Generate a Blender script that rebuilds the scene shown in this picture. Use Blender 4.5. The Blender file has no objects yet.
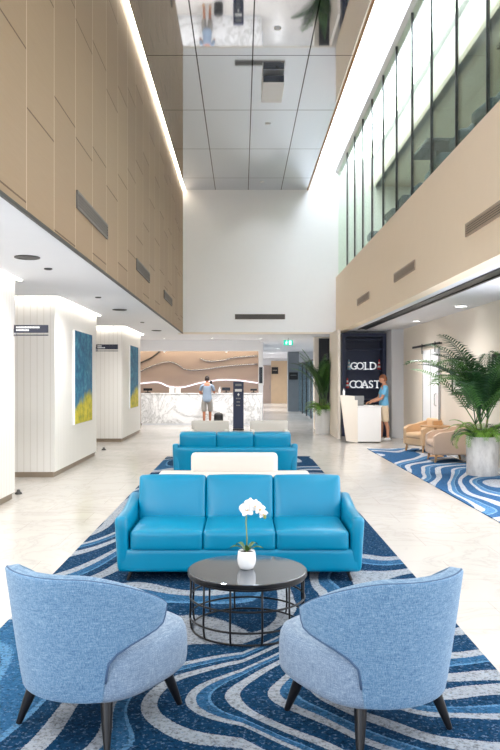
import bpy, bmesh, math, random
from mathutils import Vector, Matrix, Euler
random.seed(7)
PI = math.pi
SC = bpy.context.scene
COL = SC.collection
H = 1.63                                   # eye height

# ------------------------------------------------------------------ materials
def srgb(r, g, b):
    f = lambda c: (c/255/12.92) if c/255 <= .04045 else ((c/255+.055)/1.055)**2.4
    return (f(r), f(g), f(b), 1)

class Mat:
    def __init__(s, name):
        s.m = bpy.data.materials.new(name); s.m.use_nodes = True
        s.t = s.m.node_tree; s.N = s.t.nodes
        s.b = s.N['Principled BSDF']; s.out = s.N['Material Output']
    def node(s, typ, **kw):
        n = s.N.new(typ)
        for k, v in kw.items(): setattr(n, k, v)
        return n
    def put(s, sock, v):
        if isinstance(v, bpy.types.NodeSocket): s.t.links.new(v, sock)
        elif v is not None: sock.default_value = v
    def math(s, op, a, b=None, c=None):
        n = s.node('ShaderNodeMath', operation=op)
        s.put(n.inputs[0], a)
        if b is not None: s.put(n.inputs[1], b)
        if c is not None: s.put(n.inputs[2], c)
        return n.outputs[0]
    def pos(s):
        return s.node('ShaderNodeNewGeometry').outputs['Position']
    def obj(s):
        return s.node('ShaderNodeTexCoord').outputs['Object']
    def sep(s, v):
        n = s.node('ShaderNodeSeparateXYZ'); s.put(n.inputs[0], v); return n.outputs
    def comb(s, x, y, z):
        n = s.node('ShaderNodeCombineXYZ')
        for i, v in enumerate((x, y, z)): s.put(n.inputs[i], v)
        return n.outputs[0]
    def scalev(s, v, k):
        n = s.node('ShaderNodeVectorMath', operation='MULTIPLY'); s.put(n.inputs[0], v); n.inputs[1].default_value = k
        return n.outputs[0]
    def noise(s, v, scale, detail=2, rough=.5, dist=0):
        n = s.node('ShaderNodeTexNoise'); s.put(n.inputs['Vector'], v)
        n.inputs['Scale'].default_value = scale; n.inputs['Detail'].default_value = detail
        n.inputs['Roughness'].default_value = rough; n.inputs['Distortion'].default_value = dist
        return n.outputs['Fac']
    def ramp(s, f, stops, interp='LINEAR'):
        n = s.node('ShaderNodeValToRGB'); s.put(n.inputs[0], f); cr = n.color_ramp; cr.interpolation = interp
        while len(cr.elements) < len(stops): cr.elements.new(.5)
        for e, (p, c) in zip(cr.elements, stops): e.position = p; e.color = c
        return n.outputs[0]
    def mix(s, f, a, b, blend='MIX'):
        n = s.node('ShaderNodeMix', data_type='RGBA', blend_type=blend)
        s.put(n.inputs[0], f); s.put(n.inputs[6], a); s.put(n.inputs[7], b); return n.outputs[2]
    def bump(s, h, strength=.3, dist=.01):
        n = s.node('ShaderNodeBump'); s.put(n.inputs['Height'], h)
        n.inputs['Strength'].default_value = strength; n.inputs['Distance'].default_value = dist
        s.t.links.new(n.outputs[0], s.b.inputs['Normal'])
    def set(s, color=None, rough=None, metal=None, spec=None, coat=None, sheen=None):
        for k, v in (('Base Color', color), ('Roughness', rough), ('Metallic', metal),
                     ('Specular IOR Level', spec), ('Coat Weight', coat), ('Sheen Weight', sheen)):
            if v is not None: s.put(s.b.inputs[k], v)
        return s

G0 = lambda v: (v, v, v, 1)
def plain(name, c, rough=.5, metal=0, var=.06, scale=6, spec=.5, bump=0, bscale=200, coat=0):
    m = Mat(name); f = m.noise(m.obj(), scale, 3)
    a = tuple(x*(1-var) for x in c[:3])+(1,); b = tuple(min(1, x*(1+var)) for x in c[:3])+(1,)
    m.set(m.mix(f, a, b), rough, metal, spec, coat)
    if bump: m.bump(m.noise(m.obj(), bscale, 2), bump, .002)
    return m.m
def glow(name, c, strength):
    m = Mat(name); m.set(c, .5)
    m.b.inputs['Emission Color'].default_value = c; m.b.inputs['Emission Strength'].default_value = strength
    return m.m

M = {}
M['paint_white'] = plain('paint_white', srgb(247, 248, 251), .6, var=.01, spec=.2)
M['ceil_white'] = plain('ceil_white', srgb(233, 234, 238), .7, var=.01, spec=.1)
M['paint_beige'] = plain('paint_beige', srgb(250, 233, 208), .6, var=.015, spec=.2)
M['paint_cream'] = plain('paint_cream', srgb(238, 229, 216), .6, var=.015, spec=.2)
M['panel_grey'] = plain('panel_grey', srgb(222, 224, 228), .5, var=.01)
M['taupe'] = plain('taupe', srgb(150, 135, 118), .5)
M['black_metal'] = plain('black_metal', srgb(22, 22, 25), .35, .3)
M['black_plastic'] = plain('black_plastic', srgb(18, 19, 22), .4)
M['dark_grey'] = plain('dark_grey', srgb(70, 68, 66), .5)
M['vent_grey'] = plain('vent_grey', srgb(118, 112, 106), .5)
M['vent_tan'] = plain('vent_tan', srgb(172, 154, 134), .5)
M['steel'] = plain('steel', srgb(190, 190, 192), .25, 1)
M['navy'] = plain('navy', srgb(40, 50, 82), .4)
M['sign_navy'] = plain('sign_navy', srgb(30, 34, 52), .4)
M['white_gloss'] = plain('white_gloss', srgb(245, 245, 245), .25, var=.01)
M['sofa_blue'] = plain('sofa_blue', srgb(14, 130, 168), .32, var=.05, scale=3, bump=.08, bscale=260)
M['sofa_seam'] = plain('sofa_seam', srgb(18, 105, 150), .5)
M['bench_white'] = plain('bench_white', srgb(218, 210, 202), .45, var=.02)
M['arm_white'] = plain('arm_white', srgb(205, 200, 192), .6, var=.03)
M['leather_tan'] = plain('leather_tan', srgb(224, 190, 150), .5, var=.04)
M['leather_pink'] = plain('leather_pink', srgb(206, 180, 158), .5, var=.04)
M['oak'] = plain('oak', srgb(196, 152, 104), .45, var=.12, scale=14)
M['leaf'] = plain('leaf', srgb(78, 120, 56), .45, var=.5, scale=9)
M['leaf_shaded'] = plain('leaf_shaded', srgb(40, 76, 40), .4, var=.5, scale=7)  # shade of the gaps between fronds put into a darker leaf colour
M['leaf_fern'] = plain('leaf_fern', srgb(124, 168, 60), .5, var=.4, scale=9)
M['leaf_orchid'] = plain('leaf_orchid', srgb(70, 104, 52), .35, var=.3)
M['stalk'] = plain('stalk', srgb(120, 130, 70), .5, var=.2)
M['orchid_stalk'] = plain('orchid_stalk', srgb(140, 150, 90), .5, var=.2)
M['petal'] = plain('petal', srgb(250, 246, 242), .5, var=.01)
M['petal_core'] = plain('petal_core', srgb(235, 190, 120), .5)
M['soil'] = plain('soil', srgb(58, 44, 34), .9, var=.4, scale=40)
M['skin'] = plain('skin', srgb(205, 150, 122), .5, var=.04)
M['skin_tan'] = plain('skin_tan', srgb(176, 116, 86), .5, var=.04)
M['hair_dark'] = plain('hair_dark', srgb(38, 26, 22), .6, var=.3, scale=40)
M['hair_brown'] = plain('hair_brown', srgb(128, 78, 48), .6, var=.3, scale=40)
M['tee_grey'] = plain('tee_grey', srgb(138, 154, 174), .8)
M['shorts_grey'] = plain('shorts_grey', srgb(150, 146, 140), .8)
M['shirt_blue'] = plain('shirt_blue', srgb(120, 190, 232), .8)
M['shorts_khaki'] = plain('shorts_khaki', srgb(226, 208, 180), .8)
M['shoe_white'] = plain('shoe_white', srgb(225, 225, 225), .6)
M['sandal'] = plain('sandal', srgb(190, 150, 110), .6)
M['lens'] = plain('lens', srgb(30, 30, 40), .2)
M['lip'] = plain('lip', srgb(170, 95, 85), .5)
M['stone_grey'] = plain('stone_grey', srgb(128, 134, 140), .4, var=.12, scale=3)
M['lounge_slate'] = plain('lounge_slate', srgb(70, 86, 104), .7, var=.1)
M['table_dark'] = plain('table_dark', srgb(52, 50, 52), .4)
M['screen_dark'] = plain('screen_dark', srgb(34, 36, 44), .25)
M['screen_back'] = plain('screen_back', srgb(140, 142, 142), .4)
M['red'] = plain('red', srgb(205, 50, 50), .45)
M['pale_blue'] = plain('pale_blue', srgb(150, 190, 205), .45)
M['paper'] = plain('paper', srgb(240, 238, 232), .7, var=.03, scale=20)
M['brown_door'] = plain('brown_door', srgb(190, 170, 158), .5, var=.06)
M['oak_panel'] = plain('oak_panel', srgb(222, 194, 158), .5, var=.07, scale=4)
M['black_door'] = plain('black_door', srgb(20, 20, 24), .4)
M['led_warm'] = glow('led_warm', (1, .87, .64, 1), 15)
M['led_soft'] = glow('led_soft', (1, .90, .74, 1), 10)
M['led_cove'] = glow('led_cove', (.97, .985, 1, 1), 7)
M['led_gallery'] = glow('led_gallery', (1, .96, .84, 1), 4.5)
M['led_white'] = glow('led_white', (1, .97, .92, 1), 6)
M['led_counter'] = glow('led_counter', (1, .84, .56, 1), 10)
M['wave_led'] = glow('wave_led', (.95, .92, 1, 1), 1.1)
M['letter_white_glow'] = glow('letter_white_glow', srgb(245, 245, 245), .4)  # slight glow added so the unlit letters look brightly lit
M['exit_green'] = glow('exit_green', srgb(20, 175, 140), 1.0)
M['exit_white'] = glow('exit_white', srgb(225, 255, 245), 1.3)

def mat_wood():
    m = Mat('oak_cladding'); o = m.sep(m.pos())
    y, z = o[1], o[2]
    u = m.math('DIVIDE', m.math('ADD', y, -.705), .883)
    k = m.math('FLOOR', u); fu = m.math('FRACT', u)
    wn = m.node('ShaderNodeTexWhiteNoise', noise_dimensions='1D'); m.put(wn.inputs['W'], k)
    w = m.math('DIVIDE', m.math('ADD', z, m.math('MULTIPLY', wn.outputs['Value'], 1.25)), 1.25)
    fw = m.math('FRACT', w); kw = m.math('FLOOR', w)
    dv = m.math('MULTIPLY', m.math('MINIMUM', fu, m.math('SUBTRACT', 1, fu)), .883)
    dh = m.math('MULTIPLY', m.math('MINIMUM', fw, m.math('SUBTRACT', 1, fw)), 1.25)
    gv = m.math('LESS_THAN', dv, .009); gh = m.math('LESS_THAN', dh, .008)
    wn2 = m.node('ShaderNodeTexWhiteNoise', noise_dimensions='2D'); m.put(wn2.inputs['Vector'], m.comb(k, kw, 0))
    tone = m.mix(wn2.outputs['Value'], srgb(162, 138, 112), srgb(172, 148, 120))
    grain = m.noise(m.scalev(m.pos(), (3, 3, 60)), 1, 4, .6)
    c = m.mix(m.math('MULTIPLY', grain, .35), tone, srgb(146, 120, 92))
    c = m.mix(gh, c, srgb(104, 80, 58)); c = m.mix(gv, c, srgb(206, 186, 160))
    m.set(c, .5, spec=.3)
    m.bump(m.math('SUBTRACT', 1, m.math('MAXIMUM', gv, gh)), .4, .01)
    return m.m
def mat_flute(name, base, dark, period=.085):
    m = Mat(name); o = m.sep(m.pos()); g = m.node('ShaderNodeNewGeometry')
    s = m.math('ADD', o[0], o[1])
    f = m.math('FRACT', m.math('DIVIDE', s, period))
    d = m.math('LESS_THAN', f, .14)
    m.set(m.mix(d, base, dark), .5, spec=.2); m.bump(m.math('SUBTRACT', 1, d), .5, .01)
    return m.m
def mat_mirror():
    m = Mat('stretch_ceiling'); br = m.node('ShaderNodeTexBrick', offset=0, squash=1)
    mp = m.node('ShaderNodeMapping'); m.put(mp.inputs[0], m.pos()); mp.inputs['Location'].default_value = (.79, -12.8+26, 0)
    m.put(br.inputs['Vector'], mp.outputs[0]); br.inputs['Scale'].default_value = 1
    br.inputs['Mortar Size'].default_value = .011; br.inputs['Mortar Smooth'].default_value = 0
    br.inputs['Brick Width'].default_value = .975; br.inputs['Row Height'].default_value = 2.6
    br.inputs['Color1'].default_value = br.inputs['Color2'].default_value = srgb(224, 228, 234)
    br.inputs['Mortar'].default_value = srgb(52, 52, 56)
    m.set(br.outputs['Color'], .035, .93)
    w = m.noise(m.pos(), .9, 1); m.bump(w, .02, .05)
    return m.m
def mat_floor():
    m = Mat('marble_floor'); p = m.pos()
    br = m.node('ShaderNodeTexBrick', offset=.5, squash=1); m.put(br.inputs['Vector'], p)
    br.inputs['Scale'].default_value = 1; br.inputs['Mortar Size'].default_value = .0035; br.inputs['Mortar Smooth'].default_value = 0
    br.inputs['Brick Width'].default_value = 1.2; br.inputs['Row Height'].default_value = .6
    br.inputs['Color1'].default_value = G0(.97); br.inputs['Color2'].default_value = G0(1); br.inputs['Mortar'].default_value = G0(.80)
    n = m.noise(p, 1.1, 6, .62, 1.4)
    v = m.math('ABSOLUTE', m.math('SUBTRACT', n, .5))
    vein = m.ramp(v, [(0, G0(.84)), (.012, G0(.93)), (.05, G0(1))])
    n2 = m.noise(p, .5, 3); soft = m.mix(n2, srgb(200, 194, 186), srgb(210, 205, 199))
    c = m.mix(1.0, soft, br.outputs['Color'], 'MULTIPLY'); c = m.mix(.8, c, vein, 'MULTIPLY')
    m.set(c, m.math('MULTIPLY_ADD', n2, .12, .12), spec=.5)
    return m.m
def mat_marble():
    m = Mat('counter_marble'); p = m.pos()
    n = m.noise(p, 1.0, 6, .6, 1.5); v = m.math('ABSOLUTE', m.math('SUBTRACT', n, .5))
    c1 = m.ramp(v, [(0, G0(.50)), (.012, G0(.70)), (.06, G0(.9))])
    n2 = m.noise(p, 2.3, 5, .6, 1.0); v2 = m.math('ABSOLUTE', m.math('SUBTRACT', n2, .48))
    c2 = m.ramp(v2, [(0, G0(.7)), (.02, G0(1))])
    m.set(m.mix(.7, c1, c2, 'MULTIPLY'), .2)
    return m.m
def mat_rug(name='wave_rug', light=False):
    m = Mat(name); p = m.pos(); o = m.sep(p); x, y = o[0], o[1]
    # slow swirling field, its contours are the woven bands
    wob = m.noise(p, 1.6, 1); wob2 = m.noise(m.scalev(p, (1, .5, 1)), .62, 1, .4)
    base = m.math('MULTIPLY_ADD', wob2, 4.2, m.math('MULTIPLY', y, .42))
    base = m.math('ADD', base, m.math('MULTIPLY', x, -.85))
    # nested hairpin bends in front of the table
    dx = m.math('DIVIDE', m.math('ADD', x, -.95), 1.05); dx = m.math('MINIMUM', dx, 0.0); dy = m.math('DIVIDE', m.math('ADD', m.math('ADD', y, -3.80), m.math('MULTIPLY', x, -.10)), m.math('MULTIPLY_ADD', m.math('MAXIMUM', x, 0.0), .75, .46))
    r = m.math('SQRT', m.math('ADD', m.math('MULTIPLY', dx, dx), m.math('MULTIPLY', dy, dy)))
    rv = m.math('MULTIPLY_ADD', r, 2.15, m.math('MULTIPLY', wob, .5))
    mr = m.node('ShaderNodeMapRange', interpolation_type='SMOOTHSTEP'); m.put(mr.inputs[0], r)
    mr.inputs[1].default_value = .75; mr.inputs[2].default_value = 2.2
    k = mr.outputs[0]
    v = m.math('ADD', m.math('MULTIPLY', base, k), m.math('MULTIPLY', rv, m.math('SUBTRACT', 1, k)))
    v = m.math('ADD', v, m.math('MULTIPLY', m.noise(p, 90, 1), .03))
    f = m.math('FRACT', v)
    navy, mid, grey, pale = srgb(20, 56, 88), srgb(48, 92, 130), srgb(156, 162, 170), srgb(86, 130, 168)
    if light: navy, mid, grey, pale = srgb(62, 106, 154), srgb(90, 138, 184), srgb(204, 209, 218), srgb(136, 172, 206)  # paler copy of the same rug, brighter lounge light put into its colours
    c = m.ramp(f, [(0, navy), (.30, grey), (.50, navy), (.66, pale), (.69, mid), (.82, grey), (.94, navy)], 'CONSTANT')
    spk = m.noise(p, 52, 3, .75)
    dk = m.ramp(spk, [(.36, G0(.32)), (.52, G0(.95)), (.62, G0(1.0))])
    c = m.mix(.85, c, dk, 'MULTIPLY')
    lt = m.ramp(m.noise(p, 55, 2, .7), [(.56, G0(0)), (.70, G0(.30))])
    c = m.mix(lt, c, srgb(150, 176, 208))
    m.set(c, .95, spec=.05); m.bump(spk, .4, .005)
    return m.m
def mat_tweed(name='blue_tweed', cs=((72, 104, 138), (108, 142, 174), (156, 178, 198))):
    m = Mat(name); p = m.obj()
    a = m.noise(m.scalev(p, (30, 30, 420)), 1, 2); b = m.noise(m.scalev(p, (420, 420, 26)), 1, 2)
    iso = m.noise(p, 210, 2, .6)
    w = m.math('MULTIPLY', m.math('ADD', m.math('ADD', a, b), iso), .3333)
    c = m.ramp(w, [(.36, srgb(*cs[0])), (.5, srgb(*cs[1])), (.64, srgb(*cs[2]))])
    m.set(c, .9, spec=.1, sheen=.2); m.bump(w, .35, .004)
    return m.m
def mat_painting():
    m = Mat('abstract_canvas'); o = m.node('ShaderNodeTexCoord').outputs['Generated']; s = m.sep(o)
    n = m.noise(m.scalev(o, (3, 6, 10)), 1, 5, .65); n3 = m.noise(m.scalev(o, (2, 3, 2)), 1, 2)
    blue = m.ramp(n, [(.3, srgb(24, 78, 120)), (.5, srgb(36, 112, 150)), (.7, srgb(90, 165, 185))])
    yel = m.ramp(n, [(.3, srgb(120, 140, 50)), (.5, srgb(205, 190, 40)), (.7, srgb(235, 220, 70))])
    e = m.math('ADD', s[2], m.math('MULTIPLY', m.math('SUBTRACT', n3, .5), .35))
    e = m.math('SUBTRACT', e, m.math('MULTIPLY', s[1], .14))
    e = m.math('ADD', e, m.math('MULTIPLY', m.math('SUBTRACT', n, .5), .2))
    f = m.ramp(e, [(.15, G0(1)), (.24, G0(0))])
    m.set(m.mix(f, blue, yel), .6)
    return m.m
def mat_wave_wall():
    m = Mat('wave_timber'); p = m.pos(); o = m.sep(p)
    n = m.noise(m.scalev(p, (.4, 1, 2.4)), 1, 3, .5, .4)
    f = n
    c = m.mix(f, srgb(190, 166, 152), srgb(206, 186, 174))
    m.set(c, .45)
    return m.m
def mat_glass(name, tint, refl=.12, vol=None):
    m = Mat(name); m.N.remove(m.b)
    tr = m.node('ShaderNodeBsdfTransparent'); tr.inputs[0].default_value = tint
    gl = m.node('ShaderNodeBsdfGlossy'); gl.inputs['Roughness'].default_value = .02; gl.inputs['Color'].default_value = (.95, 1, .98, 1)
    fr = m.node('ShaderNodeFresnel'); fr.inputs[0].default_value = 1.45
    mx = m.node('ShaderNodeMixShader'); m.put(mx.inputs[0], m.math('ADD', m.math('MULTIPLY', fr.outputs[0], .25), refl*.2))
    m.t.links.new(tr.outputs[0], mx.inputs[1]); m.t.links.new(gl.outputs[0], mx.inputs[2])
    m.t.links.new(mx.outputs[0], m.out.inputs[0])
    return m.m
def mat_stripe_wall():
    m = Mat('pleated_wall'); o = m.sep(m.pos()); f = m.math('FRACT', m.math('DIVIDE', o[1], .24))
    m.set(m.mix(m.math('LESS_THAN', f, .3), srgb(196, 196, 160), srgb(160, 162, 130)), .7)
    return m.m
def mat_planter():
    m = Mat('planter_shell'); n = m.noise(m.scalev(m.obj(), (9, 9, 4)), 1, 5, .65)
    m.set(m.ramp(n, [(.3, srgb(192, 188, 184)), (.6, srgb(232, 229, 225))]), .5)
    return m.m
def mat_tabletop():
    m = Mat('smoked_glass_top'); m.set(m.mix(m.noise(m.obj(), 4, 2), srgb(118, 122, 128), srgb(128, 132, 138)), .07, .75); return m.m
M['wood'] = mat_wood(); M['mirror'] = mat_mirror(); M['floor'] = mat_floor(); M['marble'] = mat_marble()
M['flute'] = mat_flute('fluted_white', srgb(238, 235, 230), srgb(226, 222, 215), .11)
M['rug'] = mat_rug(); M['rug_lit'] = mat_rug('lit_wave_rug', True); M['tweed'] = mat_tweed(); M['tweed_seat'] = mat_tweed('grey_tweed', ((92, 112, 138), (128, 148, 172), (168, 182, 198))); M['piping'] = plain('piping', srgb(74, 98, 130), .9); M['canvas'] = mat_painting(); M['wave'] = mat_wave_wall()
M['glass'] = mat_glass('green_glass', (.90, .955, .90, 1)); M['glass_blue'] = mat_glass('blue_glass', (.62, .74, .80, 1), .3)
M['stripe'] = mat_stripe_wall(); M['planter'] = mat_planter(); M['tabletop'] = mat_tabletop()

# ------------------------------------------------------------------ mesh helpers
class MB:
    def __init__(s): s.bm = bmesh.new()
    def _add(s, fn, mtx=None):
        old = set(s.bm.verts); fn()
        new = [v for v in s.bm.verts if v not in old]
        if mtx is not None: bmesh.ops.transform(s.bm, matrix=mtx, verts=new)
        return new
    def box(s, c, d, rot=(0, 0, 0), bev=0, seg=2):
        t = bmesh.new(); bmesh.ops.create_cube(t, size=1)
        bmesh.ops.scale(t, vec=d, verts=t.verts)
        if bev: bmesh.ops.bevel(t, geom=t.edges[:], offset=bev, segments=seg, affect='EDGES', profile=.5)
        bmesh.ops.transform(t, matrix=Matrix.Translation(c) @ Euler(rot).to_matrix().to_4x4(), verts=t.verts)
        s.merge(t); return s
    def bounds(s, x0, x1, y0, y1, z0, z1, bev=0):
        return s.box(((x0+x1)/2, (y0+y1)/2, (z0+z1)/2), (x1-x0, y1-y0, z1-z0), bev=bev)
    def merge(s, t):
        vm = {v: s.bm.verts.new(v.co) for v in t.verts}
        for f in t.faces:
            try: s.bm.faces.new([vm[v] for v in f.verts])
            except ValueError: pass
        t.free(); return s
    def rbox(s, c, d, r=.03, n=4, puff=(0, 0, 0), rot=(0, 0, 0), deform=None):
        """rounded cushion-like box"""
        t = bmesh.new(); bmesh.ops.create_cube(t, size=2)
        bmesh.ops.subdivide_edges(t, edges=t.edges[:], cuts=2*n+1, use_grid_fill=True)
        h = [x/2 for x in d]; inn = [max(x-r, 1e-4) for x in h]
        def par(u, ax):
            a = abs(u); fr = r/h[ax]; sg = 1 if u >= 0 else -1
            # spend a share of the divisions on the rounded rim
            return sg*(a/.6*(1-fr) if a <= .6 else (1-fr)+(a-.6)/.4*fr)
        for v in t.verts:
            q = [par(v.co[i], i)*h[i] for i in range(3)]
            ci = [max(-inn[i], min(inn[i], q[i])) for i in range(3)]
            dl = Vector([q[i]-ci[i] for i in range(3)])
            if dl.length > 1e-6:
                dl = dl.normalized()*r
            p = Vector(ci)+dl; uu = [p[i]/h[i] for i in range(3)]
            for ax in range(3):
                if puff[ax]:
                    o = [i for i in range(3) if i != ax]
                    p[ax] += puff[ax]*uu[ax]*(1-min(1, abs(uu[o[0]]))**2.5)*(1-min(1, abs(uu[o[1]]))**2.5)
            if deform: p = deform(p)
            v.co = p
        bmesh.ops.transform(t, matrix=Matrix.Translation(c) @ Euler(rot).to_matrix().to_4x4(), verts=t.verts)
        s.merge(t); return s
    def tube(s, pts, r, n=8, closed=False, cap=True):
        pts = [Vector(p) for p in pts]; m = len(pts)
        rad = r if isinstance(r, (list, tuple)) else [r]*m
        rings = []; prev = None
        for i, p in enumerate(pts):
            a = pts[(i-1) % m] if (closed or i > 0) else p; b = pts[(i+1) % m] if (closed or i < m-1) else p
            t = (b-a).normalized()
            if prev is None:
                up = Vector((0, 0, 1)) if abs(t.z) < .9 else Vector((1, 0, 0)); nx = t.cross(up).normalized()
            else:
                nx = (prev-t*prev.dot(t)).normalized()
            prev = nx; ny = t.cross(nx)
            rings.append([s.bm.verts.new(p+(nx*math.cos(2*PI*k/n)+ny*math.sin(2*PI*k/n))*rad[i]) for k in range(n)])
        for i in range(m if closed else m-1):
            A, B = rings[i], rings[(i+1) % m]
            for k in range(n): s.bm.faces.new((A[k], A[(k+1) % n], B[(k+1) % n], B[k]))
        if cap and not closed:
            s.bm.faces.new(rings[0][::-1]); s.bm.faces.new(rings[-1])
        return s
    def lathe(s, prof, c=(0, 0, 0), n=32, sx=1, sy=1, pw=2):
        rings = []
        for (r, z) in prof:
            R = []
            for k in range(n):
                a = 2*PI*k/n; ca, sa = math.cos(a), math.sin(a)
                ex = math.copysign(abs(ca)**(2/pw), ca); ey = math.copysign(abs(sa)**(2/pw), sa)
                R.append(s.bm.verts.new((c[0]+r*ex*sx, c[1]+r*ey*sy, c[2]+z)))
            rings.append(R)
        for A, B in zip(rings, rings[1:]):
            for k in range(n): s.bm.faces.new((A[k], A[(k+1) % n], B[(k+1) % n], B[k]))
        s.bm.faces.new(rings[0][::-1]); s.bm.faces.new(rings[-1]); return s
    def prism(s, poly, axis, a, b):
        """poly of 2-D points in the plane across axis, extruded a..b"""
        def P(u, w, t): return {'x': (t, u, w), 'y': (u, t, w), 'z': (u, w, t)}[axis]
        A = [s.bm.verts.new(P(u, w, a)) for u, w in poly]; B = [s.bm.verts.new(P(u, w, b)) for u, w in poly]
        s.bm.faces.new(A[::-1]); s.bm.faces.new(B)
        for i in range(len(poly)):
            j = (i+1) % len(poly); s.bm.faces.new((A[i], A[j], B[j], B[i]))
        return s
    def quad(s, *p):
        s.bm.faces.new([s.bm.verts.new(q) for q in p]); return s
    def ball(s, c, r, seg=16, rings=10, scale=(1, 1, 1)):
        t = bmesh.new(); bmesh.ops.create_uvsphere(t, u_segments=seg, v_segments=rings, radius=r)
        bmesh.ops.scale(t, vec=scale, verts=t.verts); bmesh.ops.translate(t, vec=c, verts=t.verts)
        return s.merge(t)
    def build(s, name, m, parent=None, smooth=False, recalc=True):
        if recalc: bmesh.ops.recalc_face_normals(s.bm, faces=s.bm.faces[:])
        me = bpy.data.meshes.new(name); s.bm.to_mesh(me); s.bm.free()
        me.materials.append(m)
        if smooth:
            for p in me.polygons: p.use_smooth = True
        o = bpy.data.objects.new(name, me); COL.objects.link(o)
        if parent: o.parent = parent
        if smooth == 'auto':
            md = o.modifiers.new('ws', 'EDGE_SPLIT'); md.split_angle = math.radians(40)
        return o

def thing(name, label, cat, loc=(0, 0, 0), rz=0, group=None):
    o = bpy.data.objects.new(name, None); COL.objects.link(o)
    o.location = loc; o.rotation_euler = (0, 0, rz); o.empty_display_size = .1
    return tag(o, label, cat, group)
def tag(o, label, cat, group=None, kind=None):
    o['label'] = label; o['category'] = cat
    if group: o['group'] = group
    if kind: o['kind'] = kind
    return o
def struct(name, mb, m, parent=None, smooth=False, label=None, cat=None):
    o = mb.build(name, m, parent, smooth)
    if not parent:
        o['kind'] = 'structure'
        if label: o['label'] = label
        if cat: o['category'] = cat
    return o
def dup(root, loc=None, rz=None, label=None, group=None):
    def cp(o, par):
        c = o.copy(); COL.objects.link(c); c.parent = par
        for ch in list(o.children): cp(ch, c)
        return c
    r = cp(root, None)
    if loc is not None: r.location = loc
    if rz is not None: r.rotation_euler = (0, 0, rz)
    if label: r['label'] = label
    if group: r['group'] = group
    return r
B = lambda *a, **k: MB().bounds(*a, **k)

# ------------------------------------------------------------------ the room
XL, XR, ZS, ZC = -1.755, 2.79, 3.0, 7.25
XCOL = -3.1; YE = 21.9; XW = 4.45; XRUG = 2.92
struct('floor', B(-7, 9, -4.5, 51, -.1, 0), M['floor'], label='pale marble tiled lobby floor', cat='floor')
# timber wall above the left soffit
struct('wall_left', B(XL-.25, XL, -4.5, YE, ZS+.002, 8.2), M['wood'], label='oak panelled upper wall on the left side of the atrium', cat='wall')
struct('trim_1', B(XL-.02, XL+.004, -4.5, YE, ZS-.03, ZS+.0019), M['dark_grey'], label='thin dark trim under the oak panelled wall', cat='trim')
# mirror ceiling, cove beside it
struct('ceiling', B(XL+.07, 1.97, -4.5, YE, ZC, ZC+.12), M['mirror'], label='glossy mirror ceiling with panel seams', cat='ceiling')
struct('ceiling_cove', B(XL-.25, 9, -4.5, YE, 8.2, 8.35), M['ceil_white'], label='raised white ceiling over the light cove', cat='ceiling')
struct('trim_2', B(1.93, 1.975, -4.5, YE-.01, ZC-.02, ZC+.2), M['oak'], label='thin timber edge along the mirror ceiling', cat='trim')
struct('ceiling_soffit', B(-7, XL-.02, -4.5, YE, ZS-.012, ZS+.0015), M['ceil_white'], label='white soffit over the left corridor', cat='ceiling')
struct('ceiling_lounge', B(XR+.2, 9, -4.5, YE, ZS, ZS+.15), M['ceil_white'], label='white ceiling over the right lounge', cat='ceiling')
struct('ceiling_rear', B(-7, 9, YE, 51, ZS, ZS+.15), M['ceil_white'], label='white ceiling over the reception', cat='ceiling')
# end wall of the atrium (above the reception)
struct('wall_end', B(XL-.3, 9, YE, YE+.2, ZS+.001, 8.2), M['paint_white'], label='tall white wall above the reception', cat='wall')
# right fascia
struct('wall_right', B(XR, XR+.2, -4.5, YE, ZS-.02, 4.65), M['paint_beige'], label='beige fascia below the upper glazing', cat='wall')
struct('trim_3', B(XR-.03, XR+.2, -4.5, YE, 7.8, 8.19), M['paint_white'], label='white band above the upper glazing', cat='trim')
# left corridor walls
struct('wall_corridor', B(-7, -5.9, -4.5, 51, 0, ZS), M['paint_cream'], label='cream wall at the far side of the left corridor', cat='wall')
cols = [(1.5, 10.06, 'nearest'), (12.2, 15.7, 'middle'), (19.07, 22.5, 'farthest')]
for i, (a, b, w) in enumerate(cols):
    struct('wall_column', B(-5.9, XCOL, a, b, .09, ZS-.001), M['flute'], label='white fluted wall block of the left corridor, %s one' % w, cat='wall')
    struct('baseboard_left', B(-5.9, XCOL-.03, a+.03, b-.03, 0, .09), M['taupe'], label='recessed taupe plinth under the %s fluted wall block' % w, cat='baseboard')
    # light slot washing the block from the soffit
    g = MB(); g.bounds(XCOL+.03, XCOL+.085, a, b+.05, ZS-.024, ZS-.0125); g.bounds(-5.9, XCOL+.085, a-.085, a-.03, ZS-.024, ZS-.0125)
    tag(g.build('ceiling_light_strip', M['led_soft']), 'warm strip light in the soffit washing the %s fluted wall block' % w, 'strip light', 'soffit strip lights')
# lounge walls at the right
struct('wall_lounge', B(XW, XW+.2, -4.5, 20.3, 0, ZS), M['paint_cream'], label='cream wall behind the tan armchairs', cat='wall')
struct('wall_alcove', B(4.12, XW+.2, 20.3, 20.5, 0, ZS), M['panel_grey'], label='pale grey wall panel behind the attendant', cat='wall')
struct('wall_niche', B(2.85, 4.12, 21.5, 21.7, 0, ZS), M['panel_grey'], label='wall behind the navy shelf unit', cat='wall')
struct('wall_niche_side', B(4.12, 4.2, 20.5, 21.7, 0, ZS), M['panel_grey'], label='side wall of the shelf niche', cat='wall')
struct('baseboard_right', B(XW-.015, XW, -4.5, 20.3, 0, .1), M['paint_white'], label='white baseboard of the lounge wall', cat='baseboard')
struct('wall_pier', B(2.60, 2.67, 20.0, YE, 0, ZS-.03), M['paint_cream'], label='slim beige pier beside the navy shelf unit', cat='wall')
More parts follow.
